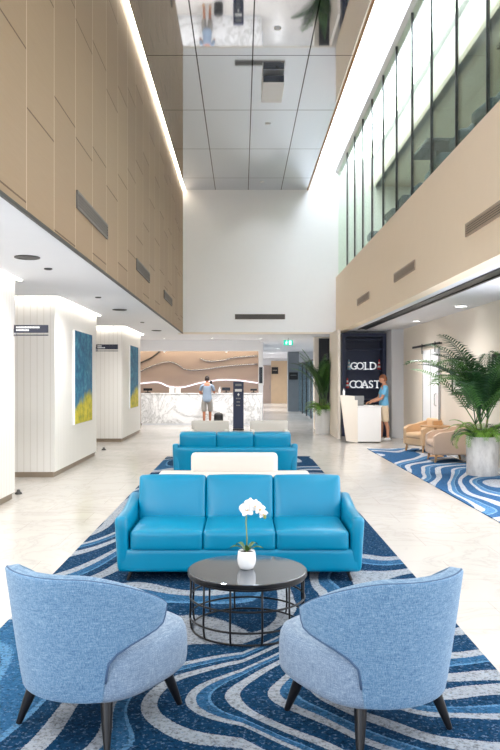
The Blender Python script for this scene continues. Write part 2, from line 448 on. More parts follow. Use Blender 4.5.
# dark slot in the lounge ceiling
tr = MB(); tr.bounds(3.17, 3.22, -2, 20.2, ZS-.02, ZS); tr.bounds(3.36, 3.41, -2, 20.2, ZS-.02, ZS); tr.bounds(3.22, 3.36, -2, 20.2, ZS-.006, ZS-.001)
tag(tr.build('ceiling_slot_diffuser', M['black_metal']), 'long black slot diffuser in the lounge ceiling beside the beige fascia', 'diffuser')

# upper gallery behind the glazing
struct('floor_gallery', B(XR+.2, 9, -4.5, YE, 4.42, 4.62), M['dark_grey'], label='gallery floor behind the upper glazing', cat='floor')
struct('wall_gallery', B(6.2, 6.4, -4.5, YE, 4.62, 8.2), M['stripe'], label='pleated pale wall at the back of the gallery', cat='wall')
struct('wall_bulkhead', B(3.95, 4.1, -4.5, YE, 7.35, 8.2), M['paint_white'], label='white bulkhead inside the gallery', cat='wall')
struct('ceiling_gallery', B(3.95, 6.2, -4.5, YE, 7.35, 7.45), M['paint_cream'], label='lower ceiling inside the gallery', cat='ceiling')
ys = [8.6-1.278*k for k in range(9, 0, -1)]+[8.6, 9.85, 11.15, 12.42, 13.68, 14.97, 16.25, 17.5, 18.76, 20.1, 21.88]
win = None
for i in range(len(ys)-1):
    w = bpy.data.objects.new('window_%d' % (i+1), None); COL.objects.link(w); w.location = (XR+.08, ys[i], 4.65); w['kind'] = 'structure'
    w['label'] = 'upper gallery glass pane between dark joints, number %d from the near end' % (i+1); w['category'] = 'window'
    L = ys[i+1]-ys[i]
    struct('pane', B(-.01, .01, .012, L-.012, 0, 3.15), M['glass'], w)
    struct('window_frame', B(-.02, .02, -.012, .012, 0, 3.15), M['black_metal'], w)

# ------------------------------------------------------------------ reception end
YC = 26.1
struct('wall_reception', B(-5.9, .62, 28.0, 28.3, 0, ZS), M['wave'], label='timber wall with wave relief behind the reception counter', cat='wall')
struct('wall_reception_side', B(.62, .78, 27.3, 50, 0, ZS), M['paint_white'], label='white wall end beside the reception', cat='wall')
struct('wall_bulkhead_reception', B(-5.9, .62, 25.9, 26.3, 2.62, ZS-.001), M['paint_white'], label='white bulkhead above the reception counter', cat='wall')
struct('wall_back', B(.78, 9, 49.9, 50.1, 0, ZS), M['paint_white'], label='far white wall at the end of the passage', cat='wall')
struct('wall_back_panel', B(1.97, 3.2, 49.8, 49.9, 0, 2.85), M['oak_panel'], label='pale timber panelling at the end of the passage', cat='wall')
d = struct('door_1', B(1.15, 1.96, 49.84, 49.9, 0, 2.55), M['brown_door'], label='brown door at the end of the passage', cat='door')
struct('door_handle', MB().tube([(1.88, 49.82, .95), (1.88, 49.82, 1.2)], .015), M['steel'], d)
struct('wall_pillar', B(2.31, 2.86, 37, 37.6, 0, ZS-.001), M['stone_grey'], label='grey stone pillar by the glass doors', cat='wall')
struct('wall_passage', B(2.9, 9, 37.6, 37.8, 0, ZS), M['panel_grey'], label='wall beyond the glass doors', cat='wall')
struct('wall_block', B(2.36, 4.2, 24.0, 24.4, 0, ZS-.001), M['paint_cream'], label='cream wall block behind the far palm', cat='wall')
struct('door_2', B(2.50, 2.93, 23.95, 24.0, 0, 2.95), M['black_door'], label='dark door panel behind the far palm', cat='door')
g = bpy.data.objects.new('window_glass_doors', None); COL.objects.link(g); g['kind'] = 'structure'; g['label'] = 'glass doors along the passage'; g['category'] = 'window'
for k in range(4):
    y0 = 28.2+k*2.2
    struct('pane', B(2.84, 2.86, y0+.03, y0+2.14, .05, 2.36), M['glass_blue'], g)
    struct('window_frame', B(2.82, 2.88, y0-.03, y0+.03, 0, 2.4), M['dark_grey'], g)
struct('window_rail', B(2.82, 2.88, 28.2, 37, 2.36, 2.42), M['dark_grey'], g)
struct('trim_4', B(-1.9, XR, YE-.01, YE+.2, ZS-.03, ZS+.02), M['paint_cream'], label='lower edge of the end wall', cat='trim')

ct = thing('reception_counter', 'long white marble reception counter with grey veins under the wave wall', 'counter', (0, YC, 0))
B(-3.58, .70, 0, .75, .06, 1.09).build('front_panel', M['marble'], ct)
B(-3.58, .72, -.03, .8, 1.09, 1.13, bev=.008).build('worktop', M['marble'], ct)
B(-3.54, .66, .01, .7, 0, .06).build('plinth', M['panel_grey'], ct)
# wave strips on the wall behind the counter
def px(x, y, dd): return ((x-242)*dd/737, dd, H-(y-379)*dd/737)
waves = [
 ('lowest, brightest wavy light strip across the timber reception wall', [(140, 383.5), (158, 382.4), (169, 386.6), (183, 387.2), (200, 383), (220, 380), (238, 380.4), (257.5, 383)], 'wave_led', .02),
 ('long wavy silver strip across the middle of the timber reception wall', [(140, 371.5), (152, 366), (166, 362), (176, 363.6), (186, 369.5), (203, 369.5), (228, 366), (257.5, 364)], 'steel', .03),
 ('short wavy silver strip high at the right of the timber reception wall', [(200, 358), (205, 360.5), (213, 361.4), (224, 360), (235, 357.6), (257.5, 355.8)], 'steel', .03),
 ('short dark wavy strip at the upper left of the timber reception wall', [(140, 363), (150, 358.5), (156, 354.5), (160, 351)], 'dark_grey', .03)]
for lab, pts, mm, r in waves:
    P = [Vector(px(a, b, 27.97)) for a, b in pts]; Q = []
    for i in range(len(P)-1):
        p0, p1, p2, p3 = P[max(i-1, 0)], P[i], P[i+1], P[min(i+2, len(P)-1)]
        for j in range(6):
            t = j/6
            Q.append(.5*((2*p1)+(p2-p0)*t+(2*p0-5*p1+4*p2-p3)*t*t+(3*p1-p0-3*p2+p3)*t**3))
    Q.append(P[-1])
    tag(MB().tube(Q, r, 8).build('wave_strip', M[mm], smooth=True), lab, 'wall strip', 'wavy strips on the reception wall')
tag(B(-5.8, .55, 27.55, 27.62, 2.93, 2.96).build('ceiling_light_strip', M['led_counter']), 'warm strip light hidden behind the bulkhead over the reception counter', 'strip light')

# things on the counter
def monitor(x, w, h, label, y=.35):
    t = thing('monitor', label, 'monitor', (x, YC+y, 1.13), 0, 'monitors on the reception counter')
    MB().box((0, 0, .012), (.2, .16, .02), bev=.005).build('base', M['black_plastic'], t)
    MB().box((0, .02, .06), (.04, .03, .1)).build('stand', M['black_plastic'], t)
    MB().box((0, 0, .08+h/2), (w, .04, h), bev=.008).build('screen', M['screen_dark'], t)
monitor(-.57, .3, .12, 'small dark monitor on the marble counter beside the white bottle')
monitor(-3.38, .32, .09, 'low dark monitor at the left end of the marble counter')
monitor(.42, .24, .07, 'low dark monitor at the right end of the marble counter behind the navy totem')
for x, lab in ((-2.50, 'white tent card on the marble counter, farther from the guest'), (-2.28, 'white tent card on the marble counter, nearer to the guest')):
    c = MB(); c.prism([(-.07, 0), (.07, 0), (.005, .2), (-.005, .2)], 'x', -.09, .09)
    o = c.build('tent_card', M['paper']); o.location = (x, YC+.2, 1.131); tag(o, lab, 'card', 'tent cards on the reception counter')
t = thing('bottle', 'white pump bottle on the marble counter right of the guest', 'bottle', (-.80, YC+.2, 1.13))
MB().lathe([(.038, 0), (.04, .01), (.04, .13), (.018, .155), (.016, .17)], n=16).build('body', M['white_gloss'], t, True)
b = MB().lathe([(.02, .17), (.02, .195), (.006, .2), (.006, .22)], n=12); b.box((.015, 0, .22), (.05, .014, .012)); b.build('pump', M['white_gloss'], t)
# hanging screen at the wall end
t = thing('wall_screen', 'upright black screen in a white frame at the right end of the reception wall', 'screen', (.70, 27.28, 1.75))
MB().box((0, 0, 0), (.2, .05, .72), bev=.006).build('frame', M['white_gloss'], t)
MB().box((-.005, -.028, .02), (.13, .01, .6)).build('screen_panel', M['screen_dark'], t)
# room sign on the timber at the end of the passage, sign on the pillar
t = thing('wall_sign', 'small black sign on the pale timber wall at the end of the passage', 'sign', (2.22, 49.77, 2.2))
MB().box((0, 0, 0), (.44, .03, .46)).build('plate', M['black_plastic'], t)
MB().box((0, -.02, .02), (.3, .01, .05)).build('text_line', M['vent_tan'], t)
t = thing('wall_sign', 'wide black sign on the grey stone pillar', 'sign', (2.58, 36.97, 1.78))
MB().box((0, 0, 0), (.44, .04, .36)).build('plate', M['black_plastic'], t)
MB().box((0, -.025, .04), (.3, .01, .03)).build('text_line', M['screen_back'], t)
# totem
t = thing('totem_sign', 'tall navy totem sign with white directions standing before the reception counter', 'sign', (-.115, 23.55, 0))
MB().box((0, 0, .02), (.36, .2, .04), bev=.006).build('base', M['black_metal'], t)
MB().box((0, 0, .80), (.335, .12, 1.5), bev=.008).build('panel', M['navy'], t)
z0 = 1.53
MB().box((0, -.064, 1.44), (.2, .006, .07)).build('heading_mark', M['screen_back'], t)
MB().box((0, -.064, 1.27), (.22, .006, .08)).build('direction_bar', M['white_gloss'], t)
ar = MB(); ar.prism([(-.04, 1.12), (.04, 1.12), (0, 1.19)], 'y', -.067, -.061); ar.bounds(-.015, .015, -.067, -.061, 1.09, 1.12); ar.build('arrow', M['white_gloss'], t)
for z, w in ((1.01, .16), (.90, .11), (.79, .13)):
    k = MB(); 
    for q in range(3): k.bounds(-w/2+q*w/3, -w/2+(q+.8)*w/3, -.067, -.061, z-.018, z+.018)
    k.build('text_line', M['screen_back'], t)

# exit sign
t = thing('exit_sign', 'green illuminated running man exit sign hanging from the rear ceiling', 'sign', (1.545, 24.6, 2.84))
MB().box((0, 0, .12), (.02, .02, .16)).build('bracket', M['steel'], t)
MB().box((0, 0, 0), (.31, .05, .17), bev=.006).build('box', M['exit_green'], t)
mn = MB(); mn.ball((-.05, -.028, .055), .014, 8, 6, (1, .3, 1))
for p in ([(-.055, .035), (-.07, -.01)], [(-.07, -.01), (-.045, -.035), (-.055, -.065)], [(-.07, -.01), (-.085, -.04), (-.11, -.045)], [(-.058, .025), (-.03, .01), (-.02, .025)], [(-.058, .025), (-.09, .02), (-.1, 0)]):
    mn.tube([(a, -.028, b) for a, b in p], .009, 6)
mn.bounds(.02, .10, -.031, -.025, -.065, .065); mn.build('running_man', M['exit_white'], t)

# ------------------------------------------------------------------ vents, signs, paintings
def vent(name, x, y0, y1, z0, z1, side, label, mm, grp):
    t = thing(name, label, 'vent', (x, (y0+y1)/2, (z0+z1)/2), 0, grp); L = y1-y0; h = z1-z0; s = side
    f = MB()
    for z in (-h/2, h/2): f.box((0, 0, z), (.02, L, .022))
    for y in (-L/2, L/2): f.box((0, y, 0), (.02, .022, h+.02))
    f.build('frame', mm, t)
    q = MB(); n = 5
    for k in range(n): q.box((0, 0, -h/2+h*(k+.5)/n), (.016, L, h/n*.55), rot=(0, .5*s, 0))
    q.build('louvre', mm, t)
    MB().box((-.004*s, 0, 0), (.004, L, h)).build('backing', M['dark_grey'], t)
for y0, y1, w in ((7.79, 9.54, 'nearest'), (12.2, 13.9, 'middle'), (16.5, 18.35, 'farthest')):
    vent('wall_vent', XL+.012, y0, y1, 3.45, 3.617, 1, 'grey slotted air vent in the oak panelled wall, %s of three' % w, M['vent_grey'], 'air vents in the oak wall')
for y0, y1, w in ((7.4, 9.14, 'nearest'), (11.86, 13.45, 'middle'), (16.15, 17.75, 'farthest')):
    vent('wall_vent', XR-.012, y0, y1, 3.40, 3.54, -1, 'tan slotted air vent in the beige fascia, %s of three' % w, M['vent_tan'], 'air vents in the beige fascia')
t = thing('wall_vent', 'dark linear grille low on the tall white end wall', 'vent', (.535, YE-.012, 3.48))
MB().box((0, 0, 0), (1.49, .02, .15)).build('frame', M['vent_grey'], t)
q = MB()
for k in range(4): q.box((0, -.012, -.05+k*.033), (1.44, .012, .016))
q.build('louvre', M['dark_grey'], t)

def blade(y, label, lines):
    t = thing('blade_sign', label, 'sign', (XCOL, y, 2.28), 0, 'blade signs of the left corridor')
    MB().box((.24, 0, .03), (.46, .025, .105)).build('plate', M['sign_navy'], t)
    MB().box((.24, 0, -.055), (.46, .025, .014)).build('lower_bar', M['sign_navy'], t)
    MB().box((.02, 0, -.02), (.04, .02, .1)).build('bracket', M['steel'], t)
    for z, x1 in lines:
        k = MB(); x = .04
        while x < x1:
            w = random.choice((.012, .016, .02)); k.bounds(x, x+w, -.0165, -.0125, z-.011, z+.011); x += w+.005
        k.build('text_line', M['white_gloss'], t)
blade(10.0, 'navy blade sign with two white text lines on the nearest fluted wall block', [(.05, .36), (.012, .21)])
blade(15.62, 'navy blade sign with short white text on the middle fluted wall block', [(.05, .12), (.012, .2)])
def painting(y0, y1, z0, z1, label):
    t = thing('painting', label, 'painting', (XCOL+.035, (y0+y1)/2, (z0+z1)/2), 0, 'blue and yellow abstract paintings'); L = y1-y0; h = z1-z0
    MB().box((-.014, 0, 0), (.04, L+.02, h+.02)).build('frame', M['white_gloss'], t)
    MB().box((.0075, 0, 0), (.006, L, h)).build('canvas', M['canvas'], t)
painting(13.5, 15.03, .80, 2.52, 'large blue and yellow abstract painting on the middle fluted wall block')
painting(20.2, 21.7, .83, 2.55, 'large blue and yellow abstract painting on the farthest fluted wall block')
for y, lab in ((10.45, 'small dark door stop on the floor beyond the nearest fluted wall block'), (16.9, 'small dark door stop on the floor beyond the middle fluted wall block')):
    o = MB().lathe([(.05, 0), (.05, .02), (.025, .035), (.025, .06), (.01, .065)], n=14).build('door_stop', M['dark_grey'], smooth=True)
    o.location = (-3.17, y, 0); tag(o, lab, 'door stop', 'door stops on the floor')

# ceiling fittings
def disc(name, x, y, z, r, label, cat, mm, grp, inner='dark_grey'):
    t = thing(name, label, cat, (x, y, z), 0, grp)
    MB().lathe([(r, 0), (r, -.012), (r*.8, -.016), (r*.78, -.006)], n=28).build('ring', M[mm], t, 'auto')
    MB().lathe([(r*.78, -.004), (r*.76, -.010)], n=28).build('grille', M[inner], t)
    return t
for y, w in ((2.0, 'nearest'), (8.2, 'second nearest'), (14.4, 'second farthest'), (20.6, 'farthest')):
    disc('ceiling_diffuser', -2.39, y, ZS-.0125, .14, 'round dark air diffuser in the left soffit, %s one' % w, 'diffuser', 'dark_grey', 'round diffusers in the left soffit')
def downlight(x, y, z, r, label, grp, watts, cone=130, col=(1, .93, .84), inner='led_white', dx=0):
    disc('downlight', x, y, z, r, label, 'downlight', 'dark_grey' if inner == 'dark_grey' else 'white_gloss', grp, inner)
    l = bpy.data.lights.new('spot', 'SPOT'); l.energy = watts; l.spot_size = math.radians(cone); l.spot_blend = 1; l.color = col; l.shadow_soft_size = .08
    o = bpy.data.objects.new('downlight_lamp', l); COL.objects.link(o); o.location = (x+dx, y, z-.06)
for y, w in ((2.9, 'nearest'), (5.9, 'second nearest'), (9.05, 'middle'), (12.2, 'fourth nearest'), (17.6, 'farthest')):
    downlight(-2.38, y, ZS-.0125, .05, 'small recessed downlight in the left soffit, %s one' % w, 'downlights in the left soffit', 170, 165, inner='dark_grey')
for x, y, w in ((4.1, 13.8, 'above the near tan armchair'), (4.1, 17.3, 'before the barn door'), (3.75, 9.0, 'nearest one'), (3.75, 5.0, 'one beyond the frame edge')):
    downlight(x, y, ZS, .14 if w.startswith('above') else .1, 'round recessed downlight in the lounge ceiling, ' + w, 'downlights in the lounge ceiling', 200, 168, dx=-1.0 if x > 4 else -.5)
for y, w in ((8.0, 'nearest'), (11.8, 'second nearest'), (16.2, 'second farthest'), (21.0, 'farthest')):
    downlight(.57, y, ZC, .06, 'recessed downlight in the mirror ceiling, %s one' % w, 'downlights in the mirror ceiling', 40, 110, (1, .97, .93), inner='panel_grey')
for x, y, w in ((-2.6, 24.6, 'above the left of the reception counter'), (-1.0, 24.6, 'above the guest'), (.6, 24.6, 'above the navy totem'), (1.6, 28, 'in the passage, near one'), (1.6, 33, 'in the passage, middle one'), (4.3, 29.5, 'added behind the glass doors as fill, near one'), (4.3, 34, 'added behind the glass doors as fill, far one'), (1.6, 39, 'in the passage, farther one'), (1.8, 46, 'in the passage, last one')):  # the pair behind the glass doors is added to brighten that space
    downlight(x, y, ZS, .08, 'recessed downlight in the rear ceiling ' + w, 'downlights in the rear ceiling', 480 if y > 38 else 200, 160)
for x, w in ((-2.75, 'left'), (-.55, 'right')):
    t = thing('spot_fitting', 'small white spotlight under the reception bulkhead, %s one' % w, 'spotlight', (x, 26.1, 2.62), 0, 'spotlights under the bulkhead')
    MB().lathe([(.05, 0), (.05, -.03), (.035, -.035)], n=16).build('housing', M['white_gloss'], t, 'auto')
    MB().lathe([(.034, -.034), (.03, -.038)], n=16).build('lens', M['led_white'], t)
# projector under the mirror ceiling
t = thing('projector', 'white box projector with dark front hanging under the mirror ceiling', 'projector', (.58, 13.5, ZC-.12))
MB().box((0, .5, 0), (.40, .98, .14), bev=.012).build('housing', M['white_gloss'], t)
MB().box((0, .002, 0), (.38, .02, .12)).build('front_panel', M['screen_dark'], t)
MB().lathe([(.045, 0), (.04, .02)], n=16).build('lens', M['lens'], t).matrix_local = Matrix.Translation((.08, -.02, 0)) @ Matrix.Rotation(PI/2, 4, 'X')
MB().box((0, .5, .09), (.08, .08, .06)).build('mount', M['steel'], t)

# ------------------------------------------------------------------ lights
tag(B(XL+.004, XL+.10, -4.5, YE-.02, ZC+.005, ZC+.03).build('ceiling_light_strip', M['led_warm']), 'long warm strip light glowing at the top of the oak panelled wall', 'strip light')
tag(B(2.15, 2.7, -4.4, YE-.03, 8.15, 8.19).build('ceiling_light', M['led_cove']), 'long white light panel in the raised cove right of the mirror ceiling', 'light panel')
tag(B(3.1, 3.8, -4.4, YE-.03, 8.15, 8.19).build('ceiling_light', M['led_gallery']), 'long light panel over the gallery walkway behind the glazing', 'light panel')
def area(name, loc, rot, sx, sy, w, col=(1, 1, 1)):
    l = bpy.data.lights.new(name, 'AREA'); l.shape = 'RECTANGLE'; l.size = sx; l.size_y = sy; l.energy = w; l.color = col
    o = bpy.data.objects.new(name, l); COL.objects.link(o); o.location = loc; o.rotation_euler = rot
area('entrance_fill', (.5, -4.0, 3.4), (PI/2, 0, 0), 8, 6, 240, (.93, .97, 1))  # added fill lamp behind the camera, boosting daylight from the open end
area('lounge_side_fill', (XW-.06, 5.5, 1.6), (0, PI/2, 0), 2.6, 11, 230, (1, .98, .96))  # added fill lamp before the unseen solid wall, standing in for window light
area('gallery_glow', (4.9, 10, 7.3), (0, 0, 0), 1.5, 22, 130, (1, .96, .82))
area('corridor_fill', (-4.6, -2.5, 1.6), (PI/2, 0, -.1), 2.4, 2.6, 140, (1, .97, .93))  # added fill lamp at the unseen near end of the left corridor
W = bpy.data.worlds.new('World'); SC.world = W; W.use_nodes = True
W.node_tree.nodes['Background'].inputs[0].default_value = (.92, .96, 1, 1); W.node_tree.nodes['Background'].inputs[1].default_value = .7

# ------------------------------------------------------------------ rugs
tag(B(-1.57, 1.42, .5, 15.45, 0.001, .012).build('rug', M['rug']), 'long navy, blue and grey wave patterned rug under the sofas', 'rug')
tag(B(XRUG, XW-.1, 1.0, 17.2, 0.001, .012).build('rug', M['rug_lit']), 'wave patterned rug in brightly lit blue and white tones under the tan armchairs', 'rug')
Zr = .012

# ------------------------------------------------------------------ blue sofas
def make_sofa(loc, rz, label):
    t = thing('sofa', label, 'sofa', loc, rz, 'blue three seat sofas')
    W2 = .985
    fr = MB()
    fr.rbox((0, .44, .165), (1.92, .84, .19), .03, 3)                 # base
    fr.rbox((0, .84, .312), (1.94, .12, .43), .03, 3, rot=(-.10, 0, 0))   # back panel
    fr.build('frame', M['sofa_blue'], t, True)
    for s in (-1, 1):
        def df(p, s=s):
            yy = (p.y+.45)/.9
            if p.z > 0: p.z += .085*max(0, min(1, (yy-.45)*1.6))*min(1, p.z/.15)
            if p.y < 0: p.y += .06*max(0, (.1-p.z))*1.2 if p.z < .1 else 0
            p.x += s*.05*(p.z+.2)
            return p
        MB().rbox((s*(W2-.055), .455, .29), (.105, .9, .45), .04, 4, deform=df).build('armrest', M['sofa_blue'], t, True)
        for y in (.08, .82):
            MB().tube([(s*.86, y, .10), (s*(.90), y-.03 if y < .4 else y+.03, 0)], [.018, .011], 8).build('leg', M['black_metal'], t)
    for k in (-1, 0, 1):
        c = MB().rbox((k*.585, .36, .325), (.583, .70, .16), .03, 5, puff=(0, .008, .018))
        c.build('seat_cushion', M['sofa_blue'], t, True)
        MB().rbox((k*.598, .735, .545), (.597, .17, .42), .032, 5, puff=(0, .025, .008), rot=(-.2, 0, 0)).build('back_cushion', M['sofa_blue'], t, True)
    return t
make_sofa((-.02, 5.87, Zr), 0, 'bright blue leather three seat sofa facing the black coffee table')
make_sofa((-.11, 12.68, Zr), PI, 'bright blue leather sofa turned away, seen from behind past the white bench')

# white bench behind the blue sofa
t = thing('bench', 'off white upholstered bench with a low back behind the front blue sofa', 'bench', (-.09, 7.75, Zr))
MB().rbox((0, .52, .34), (1.76, 1.0, .39), .04, 4).build('seat', M['bench_white'], t, True)
MB().rbox((0, .96, .43), (1.02, .14, .64), .05, 4).build('backrest', M['bench_white'], t, True)
for sx in (-.78, .78):
    for y in (.1, .74): MB().tube([(sx, y, .14), (sx, y, 0)], .02, 8).build('leg', M['black_metal'], t)
# pale armchairs farther back
def pale_chair(x, label):
    t = thing('armchair', label, 'armchair', (x, 14.62, Zr), 0, 'pale square armchairs at the end of the rug')
    MB().rbox((0, .36, .26), (.60, .66, .28), .03, 3).build('seat', M['arm_white'], t, True)
    MB().rbox((0, .72, .42), (.78, .12, .66), .02, 3).build('backrest', M['arm_white'], t, True)
    for s in (-1, 1):
        MB().rbox((s*.345, .36, .34), (.09, .68, .48), .02, 3).build('armrest', M['arm_white'], t, True)
        for y in (.06, .70): MB().tube([(s*.32, y, .12), (s*.32, y, 0)], .018, 8).build('leg', M['black_metal'], t)
pale_chair(-.66, 'pale square armchair below the guest at the counter')
pale_chair(.56, 'pale square armchair right of the navy totem')

# ------------------------------------------------------------------ tub chairs
def make_tub(loc, rz, label):
    t = thing('tub_chair', label, 'chair', loc, rz, 'blue grey tub chairs before the coffee table')
    # local +y is the front
    NS, NT_ = 40, 12
    bm = bmesh.new(); grid = []
    for j in range(NT_+1):
        tt = j/NT_; row = []
        for i in range(NS+1):
            s = -1+2*i/NS
            q_ = max(0, min(1, (tt-.30)/.50)); pm = math.radians(47+8*tt+43*q_*q_*(3-2*q_))
            ph = s*pm; a = abs(ph)/math.radians(102); u_ = max(0, min(1, (a-.30)/.70))
            ztop = .765-.19*u_**1.6
            z = .205+(ztop-.205)*tt
            hh = (z-.205)/.55
            rx = .335+.075*hh**.9; ry = .330+.085*hh**.9
            x = rx*math.sin(ph); y = -.025-ry*math.cos(ph)
            row.append(bm.verts.new((x, y, z)))
        grid.append(row)
    for j in range(NT_):
        for i in range(NS): bm.faces.new((grid[j][i], grid[j][i+1], grid[j+1][i+1], grid[j+1][i]))
    rim = [v.co.copy() for v in grid[-1]]; side = [[grid[j][k].co.copy() for j in range(NT_+1)] for k in (0, NS)]
    me = bpy.data.meshes.new('backrest'); bm.to_mesh(me); bm.free(); me.materials.append(M['tweed'])
    for p in me.polygons: p.use_smooth = True
    o = bpy.data.objects.new('backrest', me); COL.objects.link(o); o.parent = t
    sd = o.modifiers.new('so', 'SOLIDIFY'); sd.thickness = .065; sd.offset = -1 ; sd.use_even_offset = False
    bv = o.modifiers.new('be', 'BEVEL'); bv.width = .02; bv.segments = 3; bv.limit_method = 'ANGLE'; bv.angle_limit = math.radians(50)
    # piping along the outer rim
    pp = [Vector((v.x*.985, v.y*.985, v.z-.003)) for v in rim]
    path = side[0][2:-1]+pp+side[1][2:-1][::-1]
    MB().tube([Vector((v.x*.99, v.y*.99, v.z)) for v in path], .006, 6).build('piping', M['piping'], t, True)
    # seat: rounded block bulging forward
    st = MB(); prof = [(.80, .0), (.93, .006), (.985, .025), (1, .055), (1.0, .14), (.985, .185), (.95, .212), (.88, .228), (.6, .243), (.2, .247), (.02, .248)]
    st.lathe([(r*.338, z) for r, z in prof], (0, .062, .19), 56, 1.0, 1.10, 3.0)
    s_o = st.build('seat', M['tweed_seat'], t, True)
    MB().lathe([(.27, 0), (.27, .03)], (0, .03, .165), 32).build('base_plate', M['black_plastic'], t)
    for sx in (-1, 1):
        for sy in (-1, 1):
            a = Vector((sx*.215, .02+sy*.215, .20)); b = Vector((sx*.268, .02+sy*.275, 0))
            MB().tube([a, a.lerp(b, .5), b], [.030, .024, .014], 10).build('leg', M['black_metal'], t, 'auto')
    return t
make_tub((-.69, 3.55, Zr), math.radians(60-90), 'blue grey tweed tub chair on the left, seen from behind, facing the coffee table')
make_tub((.60, 3.49, Zr), math.radians(121-90), 'blue grey tweed tub chair on the right, seen from behind, facing the coffee table')

# ------------------------------------------------------------------ coffee table and orchid
t = thing('coffee_table', 'round coffee table with dark glossy top on a black wire basket base', 'table', (.035, 4.80, Zr))
t.scale = (1, 1, 1.04)
MB().lathe([(.375, .335), (.388, .340), (.388, .362), (.384, .366)], n=72).build('rim', M['black_metal'], t, 'auto')
MB().lathe([(.383, .3655), (.381, .3685)], n=72).build('tabletop', M['tabletop'], t)
for r, z in ((.372, .33), (.372, .205), (.375, .085), (.362, .012)):
    MB().tube([(r*math.cos(2*PI*k/56), r*math.sin(2*PI*k/56), z) for k in range(56)], .0065, 8, True).build('ring', M['black_metal'], t, True)
for k in range(12):
    a = 2*PI*(k+.45)/12; P = [(.372, .335), (.372, .2), (.376, .11), (.374, .06), (.370, .028), (.362, .012)]
    MB().tube([(r*math.cos(a), r*math.sin(a), z) for r, z in P], .0065, 8).build('rod', M['black_metal'], t, True)
ZT = Zr+.369*1.04
t = thing('potted_orchid', 'white orchid in a round white pot on the dark coffee table', 'orchid', (.03, 4.80, ZT))
MB().lathe([(.035, 0), (.046, .006), (.058, .035), (.061, .065), (.058, .10), (.054, .118), (.050, .118), (.050, .105)], n=36).build('pot', M['white_gloss'], t, True)
MB().lathe([(.0495, .100), (.045, .108)], n=24).build('soil', M['soil'], t)
stem = [(0.0, 0, .10), (.002, 0, .2), (-.004, 0, .30), (.0, 0, .375), (.014, -.005, .408), (.048, -.01, .417), (.084, -.012, .397), (.114, -.012, .355)]
MB().tube(stem, [.0042]*5+[.003, .0025, .002], 8).build('stem', M['orchid_stalk'], t, True)
for a, L, el in ((math.radians(188), .10, .35), (math.radians(-8), .10, .3), (math.radians(150), .07, .5), (math.radians(30), .075, .5), (math.radians(-70), .06, .5)):
    l = MB(); n = 8; pr = []
    for i in range(n+1):
        u = i/n; R = .01+L*u; zz = .115+.09*el*math.sin(u*PI*.8); w = .022*math.sin(PI*min(1, .12+u*.88))**.7
        c = Vector((math.cos(a)*R, math.sin(a)*R, zz)); sd = Vector((-math.sin(a), math.cos(a), 0))*w
        pr.append([l.bm.verts.new(c-sd+Vector((0, 0, .006))), l.bm.verts.new(c), l.bm.verts.new(c+sd+Vector((0, 0, .006)))])
    for p, q in zip(pr, pr[1:]):
        l.bm.faces.new((p[0], p[1], q[1], q[0])); l.bm.faces.new((p[1], p[2], q[2], q[1]))
    l.build('leaf', M['leaf_orchid'], t, True)
def flower(c, r, face, roll, par):
    q = MB(); R = face.to_track_quat('Z', 'Y').to_matrix().to_4x4() @ Matrix.Rotation(roll, 4, 'Z')
    for k in range(5):
        a = 2*PI*k/5+PI/2; wd = .62 if k in (1, 4) else .42
        n = 6; rows = []
        for i in range(n+1):
            u = i/n; rr = r*u; w = r*wd*math.sin(PI*min(.97, .12+.82*u))**.8
            row = []
            for s in (-1, -.5, 0, .5, 1):
                p = Vector((math.cos(a)*rr-math.sin(a)*w*s, math.sin(a)*rr+math.cos(a)*w*s, .012*(u**2)*(1-.6*abs(s))-.004*abs(s)+(.004 if k in (1, 4) else 0)))
                row.append(q.bm.verts.new(Vector(c)+(R @ p)))
            rows.append(row)
        for A, Bq in zip(rows, rows[1:]):
            for i in range(4): q.bm.faces.new((A[i], A[i+1], Bq[i+1], Bq[i]))
    f = q.build('flower', M['petal'], par, True)
    MB().ball(Vector(c)+R @ Vector((0, -.004, .008)), r*.17, 10, 6).build('flower_centre', M['petal_core'], f, True)
for c, r, fc in (((.002, -.016, .392), .052, (0, -1, .05)), ((.024, -.014, .418), .044, (.2, -1, .3)), ((.056, -.02, .412), .042, (.3, -1, .1)), ((.084, -.022, .392), .038, (.45, -1, 0)), ((.106, -.02, .36), .032, (.5, -1, -.2))):
    flower(c, r, Vector(fc).normalized(), random.uniform(-.2, .2), t)
MB().ball((.118, -.012, .34), .011, 10, 8, (1, 1, 1.4)).build('bud', M['orchid_stalk'], t, True)

